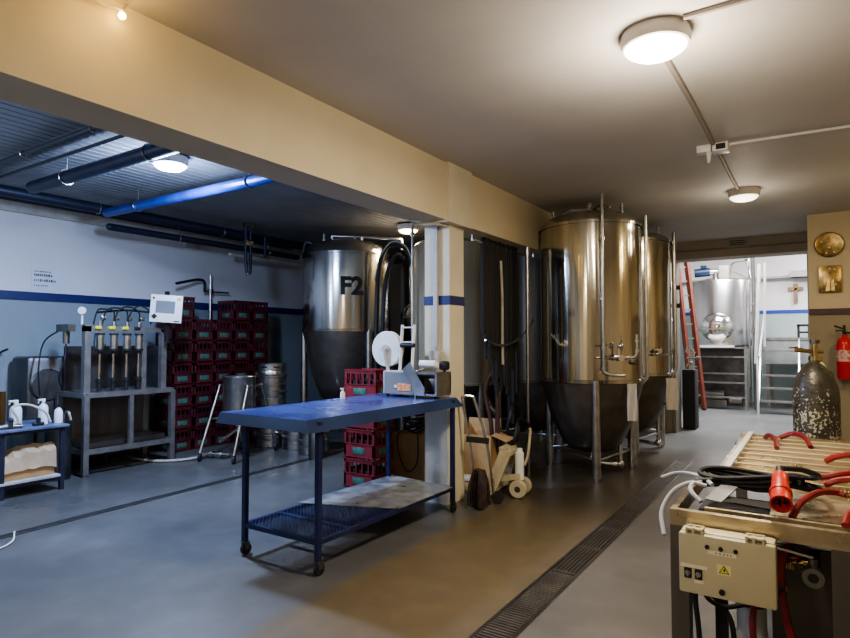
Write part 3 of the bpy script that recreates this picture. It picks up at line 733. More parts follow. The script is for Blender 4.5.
G().bar((-.03, 0, .105), (.07, -.04, .12), .014).done('valve_handle', 'steel_plain', vm)

ht = thing('hand_truck', (-2.60, 4.92, 0), 'folding hand truck with two silver tubes leaning at the column', 'hand truck')
for dx, dy in ((0, 0), (.13, .09)):
    G().tube([(-.17 + dx * .7, -.06 + dy * .7, .99), (-.10 + dx, -.03 + dy, .55), (-.05 + dx, dy, .10)], .013, n=10, sub=3).done('frame_tube', 'steel_plain', ht)
G().bar((-.13, -.05, .60), (.05, .06, .58), .03, .05).done('cross_clamp', 'black', ht)
G().tube([(-.17, -.06, .98), (-.14, -.04, 1.0), (-.08, 0, .99)], .014).done('handle', 'steel_plain', ht)
for p in ((-.05, -.03, .06), (.12, .10, .06)): G().cyl(p, (p[0] - .02, p[1] + .03, p[2]), .055, n=18).done('wheel', 'black', ht)
bg = G()
for i in range(34):
    a = random.uniform(0, 2 * PI); r = random.uniform(.02, .10)
    bg.tube([(.03 + .5 * r * math.cos(a), -.09 + .5 * r * math.sin(a), .34), (.03 + r * math.cos(a), -.09 + r * math.sin(a), .2), (.03 + 1.1 * r * math.cos(a), -.09 + 1.1 * r * math.sin(a), .03)], .013, n=6, sub=2)
bg.done('bag', 'brownbag', ht, label='dark brown folded bag hanging in front of the wheels')

pj = thing('pallet_truck', (-2.56, 5.40, 0), 'cream hand pallet truck parked beside the open cardboard box', 'pallet truck', rz=R(8))
for y in (-.17, .17):
    G().bx(-.72, -.10, y - .07, y + .07, .06, .105, bev=.006).done('fork', 'creamjack', pj)
    G().bx(-.66, -.60, y - .03, y + .03, 0, .06).done('fork_roller', 'black', pj)
G().prism([(-.18, -.24, .04), (-.06, -.24, .04), (.06, -.12, .40), (.06, -.12, .47), (-.04, -.12, .45)], (0, .04, 0)).prism([(-.18, .24, .04), (-.06, .24, .04), (.06, .12, .40), (.06, .12, .47), (-.04, .12, .45)], (0, -.04, 0)).prism([(-.05, -.12, .44), (.07, -.12, .40), (.07, .12, .40), (-.05, .12, .44)], (0, 0, .035)).bx(-.14, -.06, -.22, .22, .06, .20).done('carriage', 'creamjack', pj, smooth=False)
G().bar((-.08, -.1, .17), (.14, -.04, .20), .05).done('base_arm', 'creamjack', pj)
G().cyl((.12, 0, .16), (.12, 0, .42), .045, n=18).cyl((.12, 0, .42), (.12, 0, .46), .03, n=14).done('pump_cylinder', 'white', pj)
for y in (-.085, .085):
    w_ = G().lathe([(.03, -.028), (.078, -.028), (.085, -.02), (.085, .02), (.078, .028), (.03, .028), (.03, -.028)], (.13, y, .085), 26, axis=(0, 1, 0)).done('wheel', 'creamjack', pj)
    G().cyl((.13, y - .03, .085), (.13, y + .03, .085), .028, n=14).done('wheel_hub', 'steel_dark', w_)
G().tube([(.17, 0, .30), (.20, .02, .40), (.22, .03, .60), (.22, .03, .66)], .014, n=8).done('tow_handle', 'creamjack', pj)

# ================================================================== LEFT BAY
# kegs
def make_keg(loc, label):
    t = thing('steel_keg', loc, label, 'keg', 'steel kegs')
    r = .205
    G().lathe([(0, .04), (r * .8, .035), (r - .004, .10), (r - .004, .155), (r + .012, .17), (r + .012, .19), (r - .004, .205), (r - .004, .27), (r + .006, .28), (r + .006, .30), (r - .004, .31), (r - .004, .385), (r + .012, .40), (r + .012, .42), (r - .004, .435), (r - .004, .49), (r * .8, .555), (0, .55)], n=40).done('keg_body', 'steel_plain', t)
    G().lathe([(r - .012, .49), (r + .002, .50), (r + .002, .585), (r - .006, .595), (r - .014, .585), (r - .014, .49)], n=40).done('top_chime', 'steel_plain', t)
    G().lathe([(r - .012, .11), (r + .002, .10), (r + .002, .01), (r - .006, .0), (r - .014, .01), (r - .014, .1)], n=40).done('bottom_chime', 'steel_plain', t)
    G().cyl((0, 0, .545), (0, 0, .585), .035, n=16).done('keg_valve', 'steel_dark', t)
    for a in (-75, -25): 
        q0 = [polar(r + .006, a + d, .545) for d in (-12, -5, 5, 12)]
        G().tube(q0, .012, n=6, sub=2).done('hand_hole', 'blackmatt', t)
    return t
k0 = make_keg((-6.62, 6.05, 0), 'steel keg on the floor carrying another keg, beside the crates')
copy_tree(k0, (-6.62, 6.05, .597), 'steel keg standing on top of another keg beside the crates')
copy_tree(k0, (-6.18, 6.12, 0), 'steel keg on the floor right of the two stacked kegs')
copy_tree(k0, (-5.72, 5.98, 0), 'steel keg on the floor farthest right, near the narrow canister')
hk = thing('small_cylinder', (-5.42, 5.72, 0), 'narrow steel canister right of the kegs behind the blue table', 'canister')
G().lathe([(0, 0), (.10, 0), (.105, .02), (.105, .42), (.07, .48), (.03, .5), (0, .5)], n=28).done('canister_body', 'steel_dark', hk)
G().cyl((0, 0, .49), (0, 0, .55), .02, n=12).done('canister_valve', 'steel_dark', hk)

# vat on a four-legged trolley
vt = thing('steel_vat', (-6.30, 5.20, 0), 'round steel vat on a splayed trolley with wheels before the crates', 'vat')
G().lathe([(0, .46), (.06, .46), (.17, .52), (.205, .56), (.205, 1.04), (.212, 1.05), (.205, 1.06), (.195, 1.05), (.195, .56), (0, .52)], n=40).done('vat_body', 'steel_plain', vt)
FT = [(-.20, -.44, .10), (.30, -.32, .10), (.02, .62, .10), (-.42, .40, .10)]
tops = [(-.24, -.12, .93), (.23, -.06, .93), (.10, .28, .93), (-.26, .14, .93)]
for tp, ft in zip(tops, FT):
    l_ = G().cyl(tp, ft, .017, n=10).sphere(tp, .024, 10).done('leg', 'steel_plain', vt)
    c = Vector(ft); d = Vector((.8, .6, 0))
    G().cyl(c + Vector((0, 0, -.045)) - d * .015, c + Vector((0, 0, -.045)) + d * .015, .055, n=18).done('wheel', 'black', l_)
for i, j in ((1, 2), (3, 0)): G().cyl(tops[i], tops[j], .012, n=8).done('top_rail', 'steel_plain', vt)
mids = [Vector(t_).lerp(Vector(f_), .5) for t_, f_ in zip(tops, FT)]
g = G()
for i in range(4): g.cyl(mids[i], mids[(i + 1) % 4], .01, n=8)
g.cyl(mids[0], mids[2], .01, n=8).cyl(mids[1], mids[3], .01, n=8)
g.done('cross_brace', 'steel_dark', vt)
G().cyl((0, 0, .46), (0, 0, .36), .03, n=14).cyl((0, 0, .38), (.02, -.34, .24), .022, n=12).sphere((0, 0, .36), .04, 12).bar((0, -.04, .36), (.1, -.12, .44), .014).done('outlet_valve', 'chrome', vt)
ftl = thing('hose_fitting', (-6.55, 4.98, .055), 'steel hose coupling lying on the floor under the vat trolley', 'fitting')
G().cyl((-.12, -.06, .0), (.22, .10, .0), .022, n=12).cyl((-.02, -.013, 0), (.02, .006, 0), .04, n=14).cyl((.1, .04, 0), (.14, .06, 0), .038, n=14).done('coupling', 'steel_plain', ftl)
hose('white_hose', [(-7.6, 4.42, .02), (-7.35, 4.36, .02), (-6.95, 4.40, .02), (-6.72, 4.58, .02), (-6.62, 4.78, .03), (-6.60, 4.92, .05)], .016, 'beige', 'pale hose running on the floor from bottling machine to the vat trolley')
hose('white_cable', [(-5.02, 1.75, .01), (-4.95, 1.92, .01), (-5.05, 2.08, .01), (-5.3, 2.2, .01)], .006, 'white', 'thin white cable curling on the floor at the left edge', 'cable')

# pole with arm behind the crates
pl_ = thing('tap_pole', (-7.81, 5.87, 0), 'steel pole with a black swing arm rising behind the maroon crates', 'pole')
G().cyl((0, 0, 0), (0, 0, 2.50), .022, n=14).cyl((0, 0, 2.50), (0, 0, 2.53), .026, n=14).done('pole_tube', 'steel_plain', pl_)
G().cyl((0, 0, 2.24), (0, 0, 2.32), .045, n=16).cyl((-.0, -.1, 2.28), (0, .34, 2.28), .012, n=8).done('arm_clamp', 'steel_dark', pl_)
G().tube([(.02, -.12, 2.26), (.02, -.13, 2.42), (.04, -.25, 2.44), (.10, -.45, 2.40), (.16, -.70, 2.34)], .020, n=8).done('swing_arm', 'black', pl_)

# bottling machine
bm_ = thing('bottling_machine', (-7.1, 4.0, 0), 'steel frame bottling machine with four filling heads at the left wall', 'machine')
X0, X1, Y0, Y1 = -7.40, -6.80, 3.50, 4.56
for x in (X0, X1):
    for y in (Y0, Y1): G().bx(x - .03, x + .03, y - .03, y + .03, .03, .90).cyl((x, y, 0), (x, y, .03), .02, n=10).done('leg', 'steel_matt', bm_, w=1, smooth=False)
g = G()
for z in (.90, .27):
    for y in (Y0, Y1): g.bar((X0, y, z), (X1, y, z), .055)
    for x in (X0, X1): g.bar((x, Y0, z), (x, Y1, z), .055)
g.bx(X1 - .02, X1 + .02, 4.0, 4.05, .27, .9).bx(X0, X1, Y0, Y1, .905, .925)
g.done('base_frame', 'steel_matt', bm_, w=1, smooth=False)
g = G().bx(X1 - .12, X1 - .05, Y0 + .0, Y0 + .07, .92, 1.70).bx(X1 - .12, X1 - .05, Y1 - .12, Y1 - .05, .92, 1.66).bx(X1 - .12, X1 - .05, Y0, Y1 - .05, 1.62, 1.68)
g.bx(X1 - .14, X1 - .08, 4.20, 4.26, .92, 1.5)
g.done('portal_frame', 'steel_matt', bm_, w=1, smooth=False)
G().bx(X0 - .02, X0, Y0 + .05, Y1 - .05, .93, 1.45).bx(X0, X1 - .15, Y1 - .1, Y1 - .08, .93, 1.45).done('back_panel', 'vessel', bm_, w=1, smooth=False)
G().bx(X0 + .02, X1 - .06, Y0 + .05, Y1 - .05, .3, .36).bx(X0, X0 + .02, Y0 + .03, Y1 - .03, .3, .88).done('lower_panel', 'steel_dark', bm_, w=1, smooth=False)
for y in (3.68, 3.84, 4.0, 4.15):
    x = -6.87
    h_ = G().cyl((x, y, 1.42), (x, y, 1.58), .042, n=20).done('filling_cylinder', 'steel_plain', bm_, w=1)
    G().cyl((x, y, 1.395), (x, y, 1.42), .050, n=20).cyl((x, y, 1.36), (x, y, 1.395), .025, n=14).done('end_cap', 'black', h_, w=1)
    G().cyl((x, y, 1.58), (x, y, 1.60), .05, n=20).done('end_cap', 'black', h_, w=1)
    G().cyl((x, y, 1.12), (x, y, 1.37), .014, n=12).cyl((x, y, 1.08), (x, y, 1.24), .02, n=12).done('piston_rod', 'chrome', h_, w=1)
    G().cyl((x, y, .94), (x, y, 1.08), .026, n=12).cyl((x, y, 1.04), (x, y, 1.07), .04, n=14).done('filling_nozzle', 'black', h_, w=1)
    G().cyl((x, y, 1.68), (x, y, 1.74), .022, n=10).box((x, y + .03, 1.78), (.05, .05, .05), bev=.01).done('air_valve', 'steel_plain', h_, w=1)
    G().box((x + .03, y - .04, 1.665), (.03, .07, .035), bev=.005).done('connector', 'yellow' if y < 4.1 else 'black', h_, w=1)
for k, (y, yy) in enumerate(((3.60, 3.84), (3.70, 4.0), (3.84, 4.15), (4.0, 4.3))):
    G().tube([(-6.87, y, 1.70), (-6.84, y + .03, 1.86), (-6.85, (y + yy) / 2, 1.88 + .02 * k), (-6.85, yy - .02, 1.86), (-6.87, yy, 1.72)], .009, n=6).done('air_hose', 'black', bm_, w=1)
G().tube([(-6.86, 3.62, 1.60), (-6.84, 3.60, 1.45), (-6.84, 3.66, 1.40), (-6.86, 3.74, 1.47)], .008, n=6).done('air_hose', 'black', bm_, w=1)
G().tube([(-6.9, 3.66, 1.84), (-6.9, 4.0, 1.88), (-6.86, 4.3, 1.87), (-6.82, 4.45, 1.92)], .012, n=8).done('air_hose', 'black', bm_, w=1)
g = G().cyl((-7.02, 3.55, 1.86), (-6.99, 3.53, 1.86), .042, n=24).cyl((-7.02, 3.55, 1.70), (-7.02, 3.55, 1.82), .012, n=8)
g.done('pressure_gauge', 'white', bm_, w=1)
G().bx(-7.25, -6.98, 3.38, 3.46, 1.62, 1.70).cyl((-7.1, 3.42, 1.48), (-7.1, 3.42, 1.62), .035, n=14).done('pressure_regulator', 'steel_dark', bm_, w=1)
for pts in ([(-7.2, 3.42, 1.65), (-7.3, 3.28, 1.5), (-7.28, 3.22, 1.2), (-7.3, 3.25, .9)], [(-7.1, 3.42, 1.5), (-7.0, 3.36, 1.3), (-7.05, 3.33, 1.1), (-7.1, 3.4, .95)]):
    G().tube(pts, .009, n=6).done('air_hose', 'black', bm_, w=1)
cpn = G().box((0, 0, 0), (.37, .05, .34), bev=.006).done('control_panel', 'white', bm_)
cpn.location = (.36, .36, 1.91); cpn.rotation_euler = (0, R(3.5), R(46))
for nm, mm, c, sz in (('panel_screen', 'screen', (-.01, -.028, .02), (.22, .006, .15)), ('warning_sticker', 'yellow', (.14, -.028, .125), (.05, .004, .04)), ('maker_mark', 'black', (-.15, -.028, .125), (.02, .004, .025)), ('maker_mark', 'black', (.13, -.028, -.15), (.06, .004, .012))):
    G().box(c, sz).done(nm, mm, cpn, smooth=False)
G().cyl((-.13, -.025, -.10), (-.13, -.034, -.10), .035, n=4).cyl((-.13, -.034, -.10), (-.13, -.037, -.10), .02, n=16).done('selector_knob', 'black', cpn)
G().bx(.33, .37, .42, .46, 1.5, 2.13).bar((.35, .44, 1.66), (.22, .44, 1.66), .03).done('panel_post', 'black', bm_, smooth=False)
cpn.location = (.40, .40, 1.91)

rt = thing('rinse_tank', (-7.66, 3.7, 0), 'dull steel tank behind the bottling machine against the left wall', 'tank')
G().bx(-.22, .20, -.52, .5, .12, 1.33, bev=.05).done('tank_body', 'vessel', rt)
G().lathe([(.0, .02), (.17, .02), (.19, 0), (.0, 0)], (.2, -.3, 1.0), 28, axis=(1, 0, 0)).done('round_lid', 'vessel', rt)
G().lathe([(.0, .02), (.17, .02), (.19, 0), (.0, 0)], (.2, .22, 1.0), 28, axis=(1, 0, 0)).done('round_lid', 'vessel', rt)
for x in (-.16, .14):
    for y in (-.45, .43): G().bx(x - .02, x + .02, y - .02, y + .02, 0, .13).done('foot', 'steel_dark', rt, smooth=False)
hose('black_cable', [(-7.86, 2.95, .75), (-7.87, 2.98, 1.1), (-7.86, 3.05, 1.35), (-7.8, 3.12, 1.42)], .012, 'black', 'black cable curving up the wall left of the dull steel tank', 'cable').location.z = 0

# left blue table with bottles
lt = thing('side_table', (-6.75, 2.75, 0), 'small dark blue table cut by the left edge, bottles on top', 'table')
G().bx(-7.12, -6.42, 2.25, 3.15, .635, .66, bev=.003).done('tabletop', mat('pale_blue_tabletop', (.16, .20, .34), .4, .1, .2, 7), lt, w=1)
for x in (-7.06, -6.47):
    for y in (2.56, 3.10): G().bx(x - .02, x + .02, y - .02, y + .02, 0, .64).done('leg', 'bluepipe', lt, w=1, smooth=False)
for x in (-7.06, -6.47):
    for z in (.62, .12): G().bar((x, 2.56, z), (x, 3.1, z), .03).done('side_rail', 'bluepipe', lt, w=1, smooth=False)
G().bx(-7.08, -6.44, 2.4, 3.08, .135, .16, bev=.002).done('lower_shelf', 'dirtywhite', lt, w=1)
cb = thing('cardboard_box', (-6.75, 2.83, .16), 'cardboard box with crumpled kraft paper on the shelf of the side table', 'box')
G().bx(-.24, .24, -.24, .22, 0, .17, bev=.003).done('carton', 'card', cb)
g = G(); n = 9; V = [[g.bm.verts.new((-.25 + .50 * i / n + .0, -.25 + .48 * j / n, .175 + .05 * random.random() + (.10 if i > 6 and j > 1 else .04) - (.06 if i == n else 0))) for j in range(n + 1)] for i in range(n + 1)]
for i in range(n):
    for j in range(n): g.bm.faces.new((V[i][j], V[i + 1][j], V[i + 1][j + 1], V[i][j + 1]))
L_ = [g.bm.verts.new((.262 + .01 * random.random(), -.25 + .48 * j / n, .07 + .03 * random.random())) for j in range(n + 1)]
for j in range(n): g.bm.faces.new((V[n][j], L_[j], L_[j + 1], V[n][j + 1]))
g.done('kraft_paper', 'kraft', cb, smooth=False)
def spray(loc, h, r, label, m='bottleplastic', head='white', trig=True):
    t = thing('plastic_bottle', loc, label, 'bottle')
    G().lathe([(0, 0), (r, 0), (r, h * .62), (r * .8, h * .72), (r * .32, h * .80), (r * .32, h * .86), (0, h * .86)], n=24).done('bottle_body', m, t)
    if trig: G().cyl((0, 0, h * .84), (0, 0, h * .92), r * .4, n=12).box((0, -r * .4, h * .95), (r * .6, r * 1.5, h * .08), bev=.004).bar((0, -r * .9, h * .93), (0, -r * 1.1, h * .82), r * .2).done('spray_head', head, t)
    else: G().cyl((0, 0, h * .85), (0, 0, h), r * .42, n=12).done('bottle_cap', head, t)
    return t
spray((-6.66, 3.00, .66), .26, .045, 'taller white plastic bottle on the side table, middle of three')
spray((-6.62, 3.13, .66), .19, .040, 'shorter white plastic bottle with dark cap at the table end', head='black', trig=False)
spray((-6.74, 2.78, .66), .26, .055, 'wide white plastic spray bottle on the side table behind the hose', )
spray((-6.60, 2.50, .66), .23, .05, 'white bottle with dark fitting at the left picture edge', head='white')
for x, y, lab in ((-7.0, 2.68, 'left brown glass bottle at the back of the side table'), (-7.0, 2.76, 'right brown glass bottle at the back of the side table')):
    t = thing('glass_bottle', (x, y, .66), lab, 'bottle')
    G().lathe([(0, 0), (.033, 0), (.033, .20), (.030, .30), (.030, .33), (0, .33)], n=20).done('bottle_body', 'brownglass', t)
hose('pale_hose', [(-6.52, 2.5, .68), (-6.50, 2.7, .72), (-6.52, 2.66, .86), (-6.54, 2.80, .88), (-6.52, 2.95, .80), (-6.50, 3.0, .69)], .012, 'beige', 'pale hose looped on top of the side table')
bt_ = thing('tap_fitting', (-6.50, 2.62, .66), 'dark metal tap with blue knob lying on the side table front', 'fitting')
G().cyl((-.03, -.08, .02), (.0, .12, .02), .018, n=12).cyl((0, .02, .02), (0, .02, .07), .022, n=12).done('tap_body', 'steel_dark', bt_)
G().sphere((0, .02, .085), .028, 12).done('tap_knob', 'bluepipe', bt_)
b2 = thing('tap_fitting', (-6.56, 2.9, .66), 'small dark valve between the white bottles on the side table', 'fitting')
G().cyl((.03, -.05, .02), (.03, .05, .02), .016, n=12).cyl((.03, 0, .02), (.03, 0, .08), .02, n=12).done('tap_body', 'black', b2)
dr_ = thing('drum', (-6.98, 3.30, 0), 'grey corrugated drum half hidden behind the side table', 'drum')
G().lathe([(0, 0), (.13, 0)] + [(.13 + .004 * (i % 2), .02 + .035 * i) for i in range(16)] + [(.12, .60), (0, .60)], n=30).done('drum_body', 'vessel', dr_)
for k, (x, y) in enumerate(((-6.97, 3.25), (-6.97, 3.35))):
    G().tube([(x, y, .61), (x + .02, y, .70), (x + .08, y + .01, .73), (x + .12, y + .02, .64)], .016, n=8).done('elbow_fitting', 'steel_plain', label=('left', 'right')[k] + ' chrome elbow tap on top of the grey drum', cat='fitting')

# ================================================================== PIPES ON THE LEFT CEILING
def pipe(name, a, b, r, m, label, brackets=()):
    t = thing(name, tuple(a), label, 'pipe')
    a = Vector(a); b = Vector(b); d = b - a
    G().cyl((0, 0, 0), d, r, n=18).sphere((0, 0, 0), r, 14).sphere(tuple(d), r, 14).done('pipe_run', m, t)
    for f in brackets:
        c = d * f; u = d.normalized(); s_ = Vector((-u.y, u.x, 0))
        pts = [c + (s_ * math.cos(q) + Vector((0, 0, 1)) * math.sin(q)) * (r + .008) for q in [2 * PI * i / 12 for i in range(12)]]
        g = G().tube(pts, .006, n=6, sub=1, closed=True); top = 3.21 - a.z - c.z
        g.cyl(c + Vector((0, 0, r)), (c.x, c.y, top), .004, n=6); g.done('pipe_clip', 'steel_plain', t)
    return t
pipe('ceiling_pipe', (-6.85, 3.72, 3.0), (-3.14, 3.72, 3.0), .052, 'bluepipe_lit', 'lamp-brightened blue pipe crossing below the ceiling beside the cold lamp', (.17, .66, .93))
pipe('ceiling_pipe', (-6.45, 2.76, 3.03), (-3.14, 2.76, 3.03), .062, 'bluepipe', 'thick dark blue pipe crossing the ceiling left of the cold lamp', (.2, .6))
pipe('ceiling_conduit', (-7.0, 2.42, 3.17), (-3.14, 2.42, 3.17), .022, 'duct_dark', 'thin dark conduit crossing the ceiling, farthest left', (.3, .6))
pipe('ceiling_conduit', (-7.0, 2.64, 3.17), (-3.14, 2.64, 3.17), .015, 'duct_dark', 'thinner conduit crossing the ceiling between the thin dark one and thick pipe')
pipe('wall_pipe', (-7.10, .2, 3.09), (-7.10, 7.3, 3.09), .06, 'bluepipe', 'dark blue pipe running along the left ceiling edge toward the tanks', (.5, .75))
pipe('wall_pipe', (-7.30, 4.0, 2.93), (-7.30, 7.2, 2.93), .045, 'bluepipe', 'lower dark blue pipe along the left wall above the crates', (.3, .8))
pipe('wall_pipe', (-7.55, .2, 3.12), (-7.55, 7.3, 3.12), .03, 'duct_dark', 'slim dark pipe nearest the left wall top')
pipe('wall_pipe', (-7.45, 5.95, 2.84), (-7.45, 7.4, 2.84), .035, 'beige', 'pale pipe below the blue pipes on the left wall')
dpn = thing('drop_hose', (-6.75, 5.69, 2.48), 'pair of dark hanging hoses with fittings dropping from the left ceiling pipes', 'hose')
for dy in (-.035, .05): G().tube([(0, dy, .68), (0, dy, .3), (.01, dy * .8, .05), (.02, dy * .4, -.0)], .022, n=10, sub=3).done('hose_drop', 'bluepipe', dpn)
G().cyl((0, .01, -.02), (0, .01, .06), .034, n=12).done('end_fitting', 'steel_dark', dpn)
G().bar((0, -.05, .60), (0, .45, .55), .02).cyl((0, .32, .32), (0, .32, .56), .02, n=10).sphere((0, .32, .30), .035, 10).done('side_branch', 'bluepipe', dpn)
G().bx(-.03, .03, -.06, .08, .40, .46).bx(-.03, .03, -.06, .08, .66, .72).done('hose_bracket', 'steel_dark', dpn, smooth=False)
hose('black_cable', [(-6.9, 2.43, 3.14), (-7.1, 2.42, 3.0), (-7.25, 2.40, 2.9), (-7.3, 2.2, 2.75)], .018, 'greybox', 'grey cable drooping from the ceiling at the left picture edge', 'cable')
jx = thing('wall_junction_box', (-7.88, 5.56, 2.99), 'small grey junction box high on the left wall under the pipes', 'box')
G().box((0, 0, 0), (.09, .24, .14), bev=.008).done('box_body', 'greybox', jx)
for y in (-.06, .05): G().cyl((.05, y, 0), (.055, y, 0), .012, n=10).done('screw_cap', 'steel_dark', jx)
ws = thing('wall_sign', (-7.925, 3.56, 2.27), 'white paper notice with two lines of dark lettering on left wall', 'sign')
G().bx(0, .004, -.16, .19, -.13, .14).done('paper', mat('notice_paper', (.66, .68, .74), .6, 0, .03), ws, smooth=False)
for z, n, h in ((.085, 9, .018), (.035, 10, .032), (-.03, 12, .032), (-.085, 8, .016)):
    g = G()
    for k in range(n): g.bx(.004, .006, -.13 + .021 * k, -.13 + .021 * k + random.uniform(.008, .016), z, z + h * random.uniform(.7, 1))
    g.done('lettering', 'duct_dark', ws, smooth=False)
cnd = hose('beam_cable', [(-3.16, 3.75, 2.66), (-3.15, 4.1, 2.66), (-3.14, 4.4, 2.64), (-3.0, 4.5, 2.6)], .014, 'beige', 'pale cable running along the foot of the beam to the column', 'cable')

# ================================================================== MAIN CEILING DETAILS
jb = thing('ceiling_junction_box', (-.66, 5.45, CZ), 'white junction box with small black socket on the main ceiling', 'box')
G().bx(-.02, .10, -.06, .06, -.07, 0, bev=.005).done('box_body', 'white', jb)
G().bx(.01, .08, -.064, -.058, -.058, -.012).done('socket', 'black', jb, smooth=False)
G().bx(-.14, -.03, -.05, .05, -.06, 0, bev=.005).cyl((-.05, -.02, -.05), (-.05, -.02, -.15), .022, .012, n=12).done('sensor', 'white', jb)
hose('ceiling_cable', [(-.56, 5.45, CZ - .015), (.3, 5.50, CZ - .012), (1.0, 5.56, CZ - .012)], .012, 'white', 'white conduit running right along the ceiling from the junction box', 'conduit', sub=2)
M['duct_grey'] = mat('grey_conduit_paint', (.30, .27, .24), .6, 0, .05)
hose('ceiling_cable', [(-.69, 3.36, CZ - .01), (-.67, 4.4, CZ - .01), (-.67, 5.36, CZ - .01)], .018, 'duct_grey', 'grey conduit on the ceiling between nearest lamp and junction box', 'conduit', sub=2)
hose('ceiling_cable', [(-.66, 5.55, CZ - .01), (-.66, 6.6, CZ - .01), (-.65, 7.35, CZ - .01)], .018, 'duct_grey', 'grey conduit on the ceiling between junction box and smaller lamp', 'conduit', sub=2)
hose('ceiling_cable', [(-.52, 3.18, CZ - .01), (.2, 3.16, CZ - .01), (1.2, 3.14, CZ - .01)], .016, 'duct_grey', 'grey conduit on the ceiling running right from the nearest lamp', 'conduit', sub=2)
wl = thing('bare_bulb', (-2.74, 1.52, 3.06), 'tiny glowing yellow bulb on a looped wire at the beam top', 'lamp')
G().sphere((0, .02, 0), .018, 12).done('bulb', mat('yellow_bulb_glow', (1, .8, .3), .4, emit=(1, .62, .12), estr=25), wl)
G().tube([(-.03, -.18, .08), (.0, -.14, .02), (.02, -.08, .0), (.01, -.02, .02), (.0, .02, .03), (-.03, .06, .08)], .006, n=6).done('wire', 'beige', wl)
pt((-2.55, 1.45, 3.0), 2.2, (1, .62, .2), .05)
ds = thing('door_sign', (-.98, 10.575, 3.075), 'small grey plate sign on the lintel above the doorway', 'sign')
G().bx(-.16, .16, -.01, .01, -.065, .065).done('sign_plate', mat('sign_grey', (.30, .28, .25), .5, 0, .05), ds, smooth=False)
for z in (.03, 0, -.03): G().bx(-.12, .12 - abs(z), -.013, -.010, z - .006, z + .006).done('text_line', 'blackmatt', ds, smooth=False)

# ================================================================== PIER: PLAQUES, EXTINGUISHER
p1 = thing('round_plaque', (.18, 9.125, 2.74), 'round gold framed plaque high on the pier right of the doorway', 'plaque')
G().lathe([(0, 0), (.15, 0), (.16, .01), (.15, .025), (.13, .02), (0, .018)], n=36, axis=(0, -1, 0)).done('plaque_disc', 'gold', p1)
for x, z in ((.02, .08), (.03, .02), (.0, -.04), (-.08, .04), (-.03, -.11), (.05, -.10), (.09, .06)): G().cyl((x, -.02, z), (x, -.03, z), .011, n=10).done('led_glint', 'labelcream', p1)  # pale discs painted as small light reflections on the plaque
p2 = thing('square_plaque', (.18, 9.125, 2.30), 'rectangular gold foil plaque hung below the round plaque', 'plaque')
G().bx(-.12, .12, -.015, 0, -.17, .17, bev=.004).done('plaque_plate', 'gold', p2)
for x, z in ((.0, .13), (.05, .12), (-.05, .08), (.08, .05), (-.08, .0), (.09, -.02), (-.06, -.06), (.06, -.07)): G().cyl((x, -.014, z), (x, -.024, z), .010, n=10).done('led_glint', 'labelcream', p2)  # pale discs again stand for light glints on the foil
G().prism([(-.05, -.016, -.15), (.0, -.016, -.15), (-.0, -.016, -.02), (-.02, -.016, -.0)], (0, -.004, 0)).prism([(.01, -.016, -.15), (.05, -.016, -.15), (.04, -.016, -.0), (.01, -.016, -.03)], (0, -.004, 0)).done('relief', 'brass', p2, smooth=False)
fe = thing('fire_extinguisher', (.31, 9.02, 1.04), 'red fire extinguisher hung on the pier at the right edge', 'extinguisher')
G().lathe([(0, 0), (.075, 0), (.09, .02), (.09, .42), (.07, .49), (.03, .52), (.03, .55), (0, .55)], n=30).done('cylinder', 'redext', fe)
G().cyl((0, 0, .55), (0, 0, .60), .02, n=12).bar((-.0, .0, .62), (-.10, -.03, .66), .02).bar((0, 0, .60), (-.09, -.03, .60), .015).bar((0, 0, .6), (0, 0, .67), .03).done('valve_handle', 'blackmatt', fe)
G().lathe([(.0915, .22), (.0915, .36)], n=30).done('label_band', mat('extinguisher_label', (.62, .58, .55), .5, 0, .3, 30, col2=(.5, .1, .08)), fe)
G().tube([(.0, -.02, .58), (.09, -.05, .55), (.12, -.04, .4), (.11, -.03, .15)], .012, n=8).done('nozzle_hose', 'black', fe)
G().bx(-.02, .02, .085, .11, .25, .5).done('wall_bracket', 'blackmatt', fe, smooth=False)

# gas cylinder behind the right machine
gc = thing('gas_cylinder', (.0, 5.05, 0), 'tall dark gas cylinder with flaked paint behind the right machine', 'gas cylinder')
G().lathe([(0, 0), (.13, 0), (.142, .02), (.142, 1.10), (.135, 1.18), (.11, 1.27), (.07, 1.335), (.04, 1.36), (.035, 1.39), (0, 1.39)], n=48).done('cylinder_body', 'speckle', gc)
G().cyl((0, 0, 1.37), (0, 0, 1.40), .042, n=18).done('neck_ring', 'brass', gc)
G().cyl((0, 0, 1.40), (0, 0, 1.49), .017, n=14).cyl((0, 0, 1.43), (-.09, -.02, 1.44), .014, n=12).cyl((0, 0, 1.43), (.05, .01, 1.43), .012, n=10).done('valve', 'brass', gc)
G().cyl((0, 0, 1.49), (0, 0, 1.515), .030, n=12).done('valve_wheel', 'steel_dark', gc)
G().cyl((-.07, -.02, 1.44), (-.12, -.03, 1.445), .016, n=12).bar((-.15, -.06, 1.46), (-.10, .0, 1.46), .012).done('regulator', 'brass', gc)

